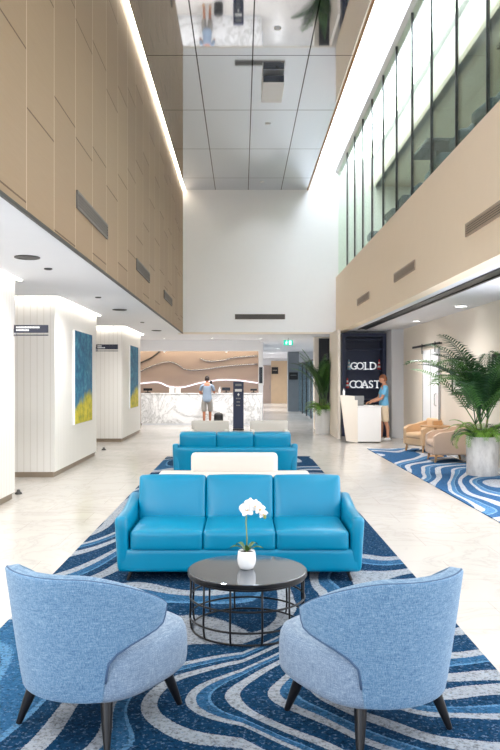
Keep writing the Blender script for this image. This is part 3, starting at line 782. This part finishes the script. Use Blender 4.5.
# ------------------------------------------------------------------ palms
def frond(base, az, el, L, droop, nl, wl, mat, par, name='frond', seedr=None):
    q = MB(); n = 14; P = []; p = Vector(base); a = el
    for i in range(n+1):
        P.append(p.copy()); st = L/n
        dirv = Vector((math.cos(az)*math.cos(a), math.sin(az)*math.cos(a), math.sin(a)))
        p = p+dirv*st; a -= droop/n*(.4+1.4*i/n)
    q.tube(P, [.009*(1-.8*i/n)+.001 for i in range(n+1)], 5)
    for k in range(nl):
        u = .18+.80*k/nl; f = u*n; i = min(n-1, int(f)); c = P[i].lerp(P[i+1], f-i); T = (P[i+1]-P[i]).normalized()
        S = T.cross(Vector((0, 0, 1)));  S = S.normalized() if S.length > .05 else Vector((-math.sin(az), math.cos(az), 0)); U = S.cross(T)
        ll = wl*(math.sin(PI*(.16+.78*u))**.8)*random.uniform(.85, 1.1)
        for s in (-1, 1):
            D = (S*s*.86+T*.55+U*.22).normalized(); W_ = (T-D*T.dot(D)).normalized()*.013*(wl/.3)
            m1 = c+D*ll*.45; tip = c+D*ll+Vector((0, 0, -ll*.30))
            v = [q.bm.verts.new(x) for x in (c-W_*.4, c+W_*.4, m1+W_, tip, m1-W_)]
            q.bm.faces.new((v[0], v[1], v[2], v[4])); q.bm.faces.new((v[4], v[2], v[3]))
    lim = par.get('_lim')
    if lim:
        for v in q.bm.verts:
            if v.co.x > lim: v.co.x = lim-.02*math.tanh((v.co.x-lim)*2)
    return q.build(name, M[mat], par, False, recalc=False)
def palm(loc, label, pr, ph, top, nf, seed, spread, shell, lim, lean=0):
    random.seed(seed)
    t = thing('potted_palm', label, 'potted plant', loc, 0, 'potted palms')
    t['_lim'] = lim
    MB().lathe([(pr*.94, 0), (pr*.97, .02), (pr, ph*.5), (pr, ph-.01), (pr*.985, ph), (pr*.90, ph), (pr*.9, ph-.06)], n=40).build('planter', M[shell], t, 'auto')
    MB().lathe([(pr*.89, ph-.05), (pr*.5, ph-.02), (.01, ph-.015)], n=24).build('soil', M['soil'], t, True)
    for k in range(5):
        a = k*1.256+.3; r0 = .05; h = (top-ph)*random.uniform(.10, .26)
        b = Vector((r0*math.cos(a), r0*math.sin(a), ph-.03)); e = Vector((.11*math.cos(a), .11*math.sin(a), ph+h))
        MB().tube([b, b.lerp(e, .5)+Vector((0, 0, .02)), e], [.018, .014, .011], 7).build('stem', M['stalk'], t, True)
        for j in range(nf+2):
            az = a+random.uniform(-.9, .9)+j*2.1; hh = top-e.z-ph*0
            el = random.uniform(.98+lean, 1.4+lean*.3) if j else 1.45
            L = (top-e.z)*random.uniform(.85, 1.22)*spread
            frond(e, az, el, L, random.uniform(.9-lean*1.5, 1.8-lean*2), 30, .34*spread, 'leaf' if j % 2 else 'leaf_shaded', t)
    for k in range(56):
        az = 2*PI*k/56+random.uniform(-.1, .1); r = pr*random.uniform(.2, .7)
        frond((r*math.cos(az), r*math.sin(az), ph-.02), az, random.uniform(.5, 1.25), random.uniform(.40, .62), random.uniform(1.6, 2.8), 18, .11, 'leaf_fern' if k % 3 else 'leaf_shaded', t, 'fern_frond')
palm((4.06, 12.45, 0.012), 'tall potted palm with ferns in a pale planter on the right rug', .265, .65, 2.48, 4, 5, 1.0, 'planter', XW-.03-4.06)
palm((2.42, 22.0, 0), 'tall potted palm with ferns in a white planter by the beige pier', .24, .73, 2.62, 4, 11, .85, 'white_gloss', .16, .22)
for o_ in bpy.data.objects:
    if '_lim' in o_: del o_['_lim']
random.seed(3)

# ------------------------------------------------------------------ lounge armchairs, table, frames, barn door
def tan_chair(loc, rz, label, mm):
    t = thing('armchair', label, 'armchair', loc, rz, 'tan armchairs by the lounge wall')
    # local -y is the front
    MB().rbox((0, .30, .22), (.52, .60, .16), .03, 3).build('seat_base', M[mm], t, True)
    MB().rbox((0, .26, .355), (.50, .54, .13), .045, 4, puff=(0, .01, .02)).build('seat_cushion', M[mm], t, True)
    MB().rbox((0, .64, .46), (.66, .15, .54), .06, 4, rot=(-.14, 0, 0)).build('backrest', M[mm], t, True)
    for s in (-1, 1):
        pf = []
        for i in range(13):
            u = i/12; pf.append((.02+.66*u, .59+.075*(1/(1+math.exp(-(u-.62)*12)))-.10*max(0, .18-u)**1.2*6))
        poly = [(.0, .16), (.0, .50)]+pf+[(.72, .64), (.72, .16)]
        a = MB(); a.prism(poly, 'x', s*.31-.055, s*.31+.055)
        bmesh.ops.bevel(a.bm, geom=[e for e in a.bm.edges if abs(e.verts[0].co.x-e.verts[1].co.x) < 1e-5], offset=.02, segments=3, affect='EDGES')
        a.build('armrest', M[mm], t, 'auto')
        for y, k in ((.07, -.03), (.64, .05)):
            MB().tube([(s*.29, y, .17), (s*.30, y+k, 0)], [.03, .018], 8).build('leg', M['oak'], t)
tan_chair((3.80, 16.4, Zr), -PI/2+.42, 'tan leather armchair on oak legs beneath the barn door', 'leather_tan')
tan_chair((3.70, 14.55, Zr), -PI/2-.02, 'pinkish beige armchair on oak legs beside the pale planter, seen from its side', 'leather_pink')
t = thing('side_table', 'small round oak table standing between the two lounge armchairs', 'table', (4.05, 15.42, Zr))
MB().lathe([(.29, .615), (.31, .62), (.31, .64), (.305, .645)], n=36).build('tabletop', M['oak'], t, 'auto')
MB().lathe([(.17, 0), (.16, .015), (.03, .03), (.028, .615)], n=20).build('pedestal', M['oak'], t, 'auto')
t = thing('box', 'small oak box on the round oak side table', 'box', (4.12, 15.55, Zr+.645))
MB().box((0, 0, .04), (.18, .12, .08), bev=.005).build('body', M['oak'], t); MB().box((0, 0, .088), (.185, .125, .016), bev=.003).build('lid', M['oak'], t)

def frame(y0, y1, z0, z1, label):
    t = thing('picture_frame', label, 'picture', (XW-.02, (y0+y1)/2, (z0+z1)/2), 0, 'framed prints on the lounge wall'); L = y1-y0; h = z1-z0; f = MB()
    for z in (-h/2, h/2): f.box((0, 0, z), (.035, L+.06, .06))
    for y in (-L/2, L/2): f.box((0, y, 0), (.035, .06, h))
    f.build('frame', M['black_metal'], t)
    MB().box((.004, 0, 0), (.01, L, h)).build('mat_board', M['paper'], t)
    MB().box((-.003, 0, .02), (.006, L*.55, h*.6)).build('print', M['print'], t)
def mat_print():
    m = Mat('abstract_print'); n = m.noise(m.obj(), 3.5, 4); m.set(m.ramp(n, [(.3, srgb(120, 150, 120)), (.5, srgb(205, 210, 205)), (.7, srgb(95, 110, 115))]), .3); return m.m
M['print'] = mat_print()
frame(14.55, 15.5, 1.34, 2.04, 'black framed print on the cream wall beside the barn door')
frame(12.1, 13.0, 1.34, 2.04, 'black framed print on the cream wall behind the tall palm')
d = bpy.data.objects.new('door_3', None); COL.objects.link(d); d['kind'] = 'structure'; d['label'] = 'white sliding barn door on a black rail'; d['category'] = 'door'
dl = MB(); dl.bounds(XW-.045, XW-.012, 16.5, 17.95, .03, 2.32); 
struct('door_panel', dl, M['paint_white'], d)
gr = MB()
for y in (16.5, 17.2, 17.95): gr.bounds(XW-.050, XW-.04, y-.005, y+.005, .03, 2.32)
gr.bounds(XW-.047, XW-.035, 16.49, 16.5, .03, 2.36)
struct('door_edge', gr, M['dark_grey'], d)
hd = MB().tube([(XW-.045, 16.72, 1.02), (XW-.085, 16.72, 1.04), (XW-.085, 16.72, 1.28), (XW-.045, 16.72, 1.30)], .011, 8)
struct('door_handle', hd, M['steel'], d)
t = thing('door_rail', 'black barn door rail with two hangers on the cream wall', 'rail', (XW-.08, 17.6, 2.43))
MB().box((0, 0, 0), (.012, 2.6, .05)).build('track', M['black_metal'], t)
for y in (-.95, .25):
    q = MB(); q.box((-.012, y, -.07), (.012, .05, .24)); q.lathe([(.05, -.008), (.05, .008)], n=20); q.build('hanger', M['black_metal'], t)
    w = t.children[-1]
for sx in (-1.2, 1.2): MB().box((.04, sx, 0), (.07, .03, .03)).build('standoff', M['black_metal'], t)

# ------------------------------------------------------------------ navy shelf unit with letters
YU = 21.0
u = thing('shelf_unit', 'navy shelf unit with white letters standing on its shelves behind the attendant', 'shelf unit', (0, YU, 0))
X0, X1 = 2.86, 4.11
B(X0, X1, .44, .48, 0, 2.94).build('back_panel', M['navy'], u)
for a, b in ((X0, X0+.10), (X1-.10, X1)): B(a, b, 0, .44, 0, 2.94, bev=.006).build('side_panel', M['navy'], u)
SH = (.55, 1.05, 1.37, 1.90, 2.50, 2.76)
for z in SH: B(X0+.1, X1-.1, .03, .44, z-.03, z).build('shelf', M['navy'], u)
B(X0+.1, X1-.1, 0, .44, 2.84, 2.94).build('top_panel', M['navy'], u)
B(X0+.1, X1-.1, .02, .44, 0, .08).build('plinth', M['navy'], u)
def letter(ch, x, z, h, label):
    cu = bpy.data.curves.new('letter', 'FONT'); cu.body = ch; cu.size = 1; cu.extrude = .03; cu.align_x = 'CENTER'; cu.offset = .004
    tmp = bpy.data.objects.new('tmp', cu); COL.objects.link(tmp); bpy.context.view_layer.update()
    me = bpy.data.meshes.new_from_object(tmp.evaluated_get(bpy.context.evaluated_depsgraph_get()))
    bpy.data.objects.remove(tmp)
    lo = min(v.co.y for v in me.vertices); hi = max(v.co.y for v in me.vertices); k = h/(hi-lo)
    for v in me.vertices:
        v.co = Vector((v.co.x*k*.95, -v.co.z, (v.co.y-lo)*k))
    bm = bmesh.new(); bm.from_mesh(me)
    # slab serifs at stroke ends
    feet = {'L': [(-.38, 0), (-.38, 1)], 'D': [(-.42, 0), (-.42, 1)], 'A': [(-.42, 0), (.42, 0)], 'T': [(0, 0)]}.get(ch, [])
    for fx, fz in feet:
        tb = bmesh.new(); bmesh.ops.create_cube(tb, size=1); bmesh.ops.scale(tb, vec=(h*.34, .06, h*.09), verts=tb.verts)
        bmesh.ops.translate(tb, vec=(fx*h*.72, 0, h*.045 if fz == 0 else h*.955), verts=tb.verts)
        vm = {v: bm.verts.new(v.co) for v in tb.verts}
        for f in tb.faces: bm.faces.new([vm[v] for v in f.verts])
        tb.free()
    bmesh.ops.recalc_face_normals(bm, faces=bm.faces[:])
    bm.to_mesh(me); bm.free(); me.materials.clear(); me.materials.append(M['letter_white_glow'])
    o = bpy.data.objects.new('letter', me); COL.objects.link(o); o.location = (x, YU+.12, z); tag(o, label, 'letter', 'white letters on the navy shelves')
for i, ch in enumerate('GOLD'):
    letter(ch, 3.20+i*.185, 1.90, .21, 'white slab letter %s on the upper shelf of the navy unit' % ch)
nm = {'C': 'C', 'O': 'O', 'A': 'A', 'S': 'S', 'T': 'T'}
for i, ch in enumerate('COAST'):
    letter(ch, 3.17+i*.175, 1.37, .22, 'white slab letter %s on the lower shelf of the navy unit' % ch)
def lighthouse(x, z, cols, label):
    t = thing('lighthouse_ornament', label, 'ornament', (x, YU+.12, z), 0, 'lighthouse ornaments on the navy shelves')
    for k in range(4):
        r0, r1 = .055-.008*k, .055-.008*(k+1)
        MB().lathe([(r0, k*.055), (r1, (k+1)*.055)], n=16).build('tower_band', M[cols[k % 2]], t, 'auto')
    MB().lathe([(.034, .22), (.034, .23), (.018, .232), (.018, .262), (.028, .264), (.002, .295)], n=16).build('lantern', M[cols[0]], t, 'auto')
lighthouse(3.065, 1.90, ('pale_blue', 'white_gloss'), 'pale blue and white lighthouse ornament left of the letter G')
lighthouse(3.93, 1.90, ('red', 'white_gloss'), 'red and white lighthouse ornament right of the letter D')
lighthouse(3.02, 1.37, ('red', 'white_gloss'), 'red and white lighthouse ornament left of the letter C')

# ------------------------------------------------------------------ attendant's desk
t = thing('service_desk', 'white service desk with slanted cream side before the navy shelf unit', 'desk', (0, 18.8, 0))
sd = MB(); sd.prism([(2.95, 0), (2.95, 1.19), (2.50, 1.22), (2.66, .05)], 'y', -.01, .07); sd.build('side_panel', M['paint_cream'], t)
B(2.95, 3.55, 0, .06, .03, .92, bev=.006).build('front_panel', M['white_gloss'], t)
B(2.95, 3.57, -.02, .62, .92, .95, bev=.006).build('worktop', M['white_gloss'], t)
B(3.50, 3.55, .06, .6, .03, .92).build('end_panel', M['white_gloss'], t)
B(2.98, 3.52, .03, .55, 0, .03).build('plinth', M['dark_grey'], t)
t = thing('monitor', 'grey backed monitor at the left of the service desk', 'monitor', (3.0, 18.86, .95))
MB().box((0, 0, .01), (.16, .14, .02), bev=.004).build('base', M['black_plastic'], t)
MB().box((0, 0, .08), (.03, .03, .14)).build('stand', M['black_plastic'], t)
MB().box((-.01, -.05, .06), (.24, .03, .38), bev=.008, rot=(.06, 0, 0)).build('screen', M['screen_back'], t)
t = thing('keyboard', 'black keyboard on the service desk before the attendant', 'keyboard', (3.33, 19.05, .951), PI/2)
MB().box((0, 0, .012), (.36, .13, .02), bev=.004).build('body', M['black_plastic'], t)
ks = MB()
for i in range(10):
    for j in range(4): ks.box((-.155+.0345*i, -.045+.03*j, .026), (.026, .022, .01))
ks.build('keys', M['dark_grey'], t)
t = thing('telephone', 'black desk telephone between monitor and keyboard on the service desk', 'telephone', (3.10, 19.2, .951), .4)
MB().box((0, 0, .055), (.18, .2, .05), rot=(.25, 0, 0), bev=.008).build('body', M['black_plastic'], t)
MB().tube([(-.06, -.09, .085), (-.06, -.07, .105), (-.06, .07, .135), (-.06, .09, .12)], [.022, .016, .016, .022], 8).build('handset', M['black_plastic'], t)
o = MB().box((0, 0, .004), (.21, .30, .008), rot=(0, 0, .2)).build('paper_stack', M['paper']); o.location = (3.22, 18.93, .951); tag(o, 'stack of white papers on the service desk near the monitor', 'papers')
t = thing('bottle', 'small white bottle on the slanted cream side of the service desk', 'bottle', (2.60, 18.83, 1.214))
MB().lathe([(.03, 0), (.032, .01), (.032, .11), (.014, .13), (.012, .15)], n=14).build('body', M['white_gloss'], t, True)
MB().lathe([(.015, .15), (.015, .175)], n=12).build('cap', M['steel'], t)

# ------------------------------------------------------------------ gallery furniture
def lounge(loc, rz, label):
    t = thing('lounge_chair', label, 'chair', loc, rz, 'slate chairs in the gallery')
    MB().rbox((0, 0, .42), (.6, .6, .16), .05, 3).build('seat', M['lounge_slate'], t, True)
    MB().rbox((0, .29, .72), (.62, .14, .62), .06, 3, rot=(-.12, 0, 0)).build('backrest', M['lounge_slate'], t, True)
    for s in (-1, 1):
        for y in (-.24, .24): MB().tube([(s*.25, y, .36), (s*.27, y*1.1, 0)], [.02, .014], 7).build('leg', M['table_dark'], t)
for i, (x, y, r) in enumerate([(3.32, 7.3, -1.7), (3.32, 9.4, -1.45), (3.32, 10.5, -1.6), (3.32, 11.6, -1.55), (3.32, 14.2, -1.6), (3.32, 15.3, -1.5), (3.32, 17.6, -1.6)]):
    lounge((x, y, 4.62), r, 'slate chair behind the gallery glass, %s from the near end' % ['first', 'second', 'third', 'fourth', 'fifth', 'sixth', 'last'][i])
for x, y, lab in ((3.42, 8.4, 'dark gallery table between the nearest slate chairs'), (3.42, 12.9, 'dark gallery table amid the middle slate chairs')):
    t = thing('gallery_table', lab, 'table', (x, y, 4.62), 0, 'tables in the gallery')
    MB().box((0, 0, 1.03), (.66, 1.1, .05), bev=.01).build('tabletop', M['table_dark'], t)
    MB().lathe([(.25, 0), (.24, .02), (.03, .04), (.03, 1.0)], n=16).build('pedestal', M['black_metal'], t)

# ------------------------------------------------------------------ people
def skin_mesh(V, E, R, root=0, sub=2):
    me = bpy.data.meshes.new('sk'); me.from_pydata(V, E, []); o = bpy.data.objects.new('sk', me); COL.objects.link(o)
    o.modifiers.new('s', 'SKIN')
    for i, v in enumerate(me.skin_vertices[0].data):
        r = R[i]; v.radius = r if isinstance(r, tuple) else (r, r); v.use_root = (i == root)
    sb = o.modifiers.new('ss', 'SUBSURF'); sb.levels = sub; sb.render_levels = sub
    bpy.context.view_layer.update()
    m2 = bpy.data.meshes.new_from_object(o.evaluated_get(bpy.context.evaluated_depsgraph_get()))
    bpy.data.objects.remove(o); return m2
def chain_mesh(chains, root=0):
    """chains: lists of (key, (x,y,z), r) sharing keys"""
    idx, V, R, E = {}, [], [], set()
    for ch in chains:
        prev = None
        for k, *rest in ch:
            if k not in idx:
                idx[k] = len(V); V.append(rest[0]); R.append(rest[1])
            if prev is not None: E.add((prev, idx[k]))
            prev = idx[k]
    return skin_mesh(V, list(E), R, root)
def head_mb(q, c, yaw, pitch):
    """face looks along +y before yaw"""
    t = bmesh.new(); bmesh.ops.create_uvsphere(t, u_segments=24, v_segments=18, radius=1)
    for v in t.verts:
        x, y, z = v.co
        w = .075*(1-.22*max(0, -z)**1.3); dp = .098*(1-.10*max(0, -z))
        p = Vector((x*w, y*dp, z*.118))
        if z < -.2 and y > 0: p.y += .012*(-z)            # chin
        if abs(x) < .22 and y > .6 and -.35 < z < .12: p.y += .018*(1-abs(x)/.22)*(1-abs(z+.14)/.26 if abs(z+.14) < .26 else 0)   # nose
        if y > .6 and .0 < z < .2 and .18 < abs(x) < .5: p.y -= .006      # eye sockets
        v.co = p
    for s in (-1, 1):
        e = bmesh.new(); bmesh.ops.create_uvsphere(e, u_segments=10, v_segments=8, radius=1); bmesh.ops.scale(e, vec=(.009, .018, .032), verts=e.verts)
        bmesh.ops.translate(e, vec=(s*.078, -.005, -.008), verts=e.verts)
        vm = {v: t.verts.new(v.co) for v in e.verts}
        for f in e.faces: t.faces.new([vm[v] for v in f.verts])
        e.free()
    MX = Matrix.Translation(c) @ Matrix.Rotation(yaw, 4, 'Z') @ Matrix.Rotation(pitch, 4, 'X')
    bmesh.ops.transform(t, matrix=MX, verts=t.verts); q.merge(t); return MX
def hand_mb(q, wrist, dirv, palmn, curl=.5, side=1):
    """palm and five fingers, dirv: along the fingers, palmn: palm normal"""
    D = Vector(dirv).normalized(); N = Vector(palmn); N = (N-D*N.dot(D)).normalized(); S = D.cross(N)*side; w = Vector(wrist)
    t = bmesh.new(); bmesh.ops.create_uvsphere(t, u_segments=12, v_segments=8, radius=1)
    for v in t.verts: v.co = w+D*(.045+v.co.z*.052)+S*(v.co.x*.040)+N*(v.co.y*.017)
    q.merge(t)
    for k, (o, L) in enumerate(((-.030, .070), (-.010, .080), (.010, .075), (.029, .058))):
        b = w+D*.085+S*o; P = [b-D*.02, b]; a = .1
        for L2 in (.45, .32, .23):
            a += curl*.75; P.append(P[-1]+(D*math.cos(a)+N*math.sin(a))*L*L2)
        q.tube(P, [.009, .009, .0085, .008, .006], 7)
    b = w+D*.03-S*.032
    q.tube([b, b-S*.022+D*.022+N*.008, b-S*.028+D*.047+N*.016, b-S*.024+D*.066+N*.022], [.012, .011, .0095, .007], 7)
def from_mesh(q, me): 
    t = bmesh.new(); t.from_mesh(me); q.merge(t); return q

def person(loc, rz, label, arms, skin, hair, shirt, shorts, shoes, yaw=0, pitch=0, stride=.0, shoe_h=.09, hairlen=.4):
    t = thing('person', label, 'person', loc, rz)
    hip, kn, an = .92, .50, .09
    L = []
    def leg(s):
        fy = stride*s
        return [('pel',), (('h', s), (s*.095, 0, .88), .088), (('t', s), (s*.102, fy*.3+.012, .70), .078), (('k', s), (s*.10, fy*.6+.012, kn), .055),
                (('c', s), (s*.10, fy*.85-.015, .37), .053), (('a', s), (s*.10, fy-.02, an), .036), (('f', s), (s*.108, fy+.05, .045), .036), (('to', s), (s*.115, fy+.14, .03), .028)]
    torso = [('pel', (0, 0, .96), (.125, .10)), ('wa', (0, .005, 1.10), (.125, .095)), ('ch', (0, .0, 1.28), (.15, .11)), ('sh', (0, -.015, 1.42), (.12, .075)), ('ne', (0, -.01, 1.49), .055), ('hd', (0, .012, 1.58), .052)]
    def arm(s):
        e, w = arms[s]
        sh = Vector((s*.185, -.015, 1.40)); e = Vector(e); w = Vector(w)
        return [('sh',), (('s', s), tuple(sh), .056), (('ua', s), tuple(sh.lerp(e, .5)), .047), (('e', s), tuple(e), .039), (('fa', s), tuple(e.lerp(w, .4)), .038), (('w', s), tuple(w), .026)]
    body = chain_mesh([torso, leg(1), leg(-1), arm(1), arm(-1)])
    q = MB(); from_mesh(q, body)
    MX = head_mb(q, (0, .025, 1.625), yaw, pitch)
    for s in (-1, 1):
        e, w = (Vector(a) for a in arms[s]); hand_mb(q, w-(w-e).normalized()*.01, w-e, arms.get(('n', s), (0, 0, -1)), .45, s)
    bo = q.build('body', M[skin], t, True)
    # face details
    for s in (-1, 1):
        ey = MB().ball((0, 0, 0), .011, 8, 6, (1.2, .6, .7)).build('eye', M['white_gloss'], t, True); ey.matrix_local = MX @ Matrix.Translation((s*.028, .085, .012))
        ir = MB().ball((0, 0, 0), .006, 8, 6, (1, .5, 1)).build('iris', M['hair_dark'], t, True); ir.matrix_local = MX @ Matrix.Translation((s*.028, .0915, .012))
    mo = MB().ball((0, 0, 0), .02, 10, 6, (1.1, .35, .3)).build('mouth', M['lip'], t, True); mo.matrix_local = MX @ Matrix.Translation((0, .09, -.058))
    # hair cap
    hq = bmesh.new(); bmesh.ops.create_uvsphere(hq, u_segments=26, v_segments=20, radius=1)
    kill = []
    for v in hq.verts:
        x, y, z = v.co
        lim = .28 if y > .25 else (-.62*hairlen*2 if y < -.1 else -.05)
        if z < lim: kill.append(v)
        v.co = Vector((x*.083, y*.106-.004, z*.128+.002))
    bmesh.ops.delete(hq, geom=kill, context='VERTS')
    hm = MB(); hm.merge(hq); h = hm.build('hair', M[hair], t, True); h.matrix_local = MX
    sf = h.modifiers.new('so', 'SOLIDIFY'); sf.thickness = .012; sf.offset = -1
    # clothing follows the same skeleton, a little fuller
    def sl(s):
        e = Vector(arms[s][0]); sh = Vector((s*.185, -.015, 1.40))
        return [('sh',), (('s', s), tuple(sh), .068), (('ua', s), tuple(sh.lerp(e, .45)), .064), (('ue', s), tuple(sh.lerp(e, .72)), .064)]
    cm = MB(); from_mesh(cm, chain_mesh([[('pel', (0, 0, .80), (.20, .155)), ('lo', (0, 0, .94), (.195, .148)), ('wa', (0, .005, 1.10), (.152, .118)), ('ch', (0, 0, 1.28), (.168, .125)), ('sh', (0, -.015, 1.42), (.13, .09)), ('ne', (0, -.012, 1.475), (.066, .062))], sl(1), sl(-1)]))
    cm.build('shirt', M[shirt], t, True)
    def sg(s):
        fy = stride*s
        return [('pel',), (('h', s), (s*.098, 0, .86), .108), (('t', s), (s*.106, fy*.3+.012, .70), .102), (('k', s), (s*.108, fy*.55+.012, .55), .094), (('k2', s), (s*.108, fy*.6+.012, .50), .092)]
    cm = MB(); from_mesh(cm, chain_mesh([[('top', (0, 0, 1.03), (.150, .115)), ('pel', (0, 0, .94), (.182, .135))], sg(1), sg(-1)], 1))
    cm.build('shorts', M[shorts], t, True)
    for s in (-1, 1):
        fy = stride*s
        sh = MB().rbox((s*.11, fy+.045, .048), (.098, .275, .09), .04, 3, deform=lambda p: Vector((p.x*(1-.15*abs(p.y)/.13), p.y, p.z-(.02 if (p.y > .03 and p.z > 0) else 0))))
        sh.build('shoe', M[shoes], t, True)
    return t
# guest at the counter: back to us, forearms raised holding a phone
person((-1.2, 25.35, 0), 0, 'guest in grey blue T-shirt and grey shorts standing at the marble counter, back turned',
       {-1: ((-.25, .06, 1.14), (-.16, .30, 1.13)), 1: ((.25, .08, 1.14), (.17, .26, 1.36)), ('n', -1): (0, 0, -1), ('n', 1): (-1, 0, 0)},
       'skin_tan', 'hair_dark', 'tee_grey', 'shorts_grey', 'sandal', yaw=.15, pitch=-.15, stride=.05)
o = MB().box((0, 0, 0), (.075, .012, .15), rot=(.3, 0, .1), bev=.005).build('phone', M['black_plastic']); o.location = (-1.085, 25.72, 1.50); tag(o, "black phone held up in the guest's right hand at the counter", 'phone')
# attendant at the desk, turned towards the left
person((3.74, 19.42, 0), PI/2, 'attendant in light blue shirt and khaki shorts standing at the white service desk',
       {-1: ((-.22, .10, 1.12), (-.16, .33, 1.03)), 1: ((.22, .10, 1.12), (.17, .34, 1.03)), ('n', -1): (0, 0, -1), ('n', 1): (0, 0, -1)},
       'skin', 'hair_brown', 'shirt_blue', 'shorts_khaki', 'shoe_white', yaw=-.1, pitch=-.12, stride=.07)
# backpack
t = thing('backpack', "black backpack standing on the floor at the guest's right side", 'bag', (-.80, 25.2, 0))
MB().rbox((0, 0, .23), (.31, .18, .46), .07, 4, puff=(0, .02, .01)).build('body', M['black_plastic'], t, True)
MB().rbox((0, -.11, .15), (.24, .07, .24), .03, 3).build('front_pocket', M['black_plastic'], t, True)
MB().tube([(-.04, .02, .455), (-.03, .02, .49), (.03, .02, .49), (.04, .02, .455)], .009, 7).build('handle', M['dark_grey'], t, True)
for s in (-1, 1): MB().tube([(s*.08, .09, .42), (s*.09, .14, .34), (s*.09, .13, .15), (s*.1, .09, .06)], .014, 7).build('strap', M['dark_grey'], t, True)

# ------------------------------------------------------------------ camera
cd = bpy.data.cameras.new('camera'); cam = bpy.data.objects.new('camera', cd); COL.objects.link(cam)
cam.location = (0, 0, H); cam.rotation_euler = (PI/2, 0, 0)
cd.sensor_fit = 'HORIZONTAL'; cd.sensor_width = 36; cd.lens = 737/500*36
cd.shift_x = 8/500; cd.shift_y = 4/500; cd.clip_end = 200
SC.camera = cam
SC.view_settings.view_transform = 'Standard'; SC.view_settings.look = 'None'; SC.view_settings.exposure = .2; SC.view_settings.use_white_balance = True; SC.view_settings.white_balance_temperature = 5950; SC.view_settings.white_balance_tint = 10
SC.cycles.max_bounces = 10; SC.cycles.diffuse_bounces = 5; SC.cycles.glossy_bounces = 5; SC.cycles.transparent_max_bounces = 12
SC.cycles.use_denoising = True; SC.cycles.sample_clamp_indirect = 6
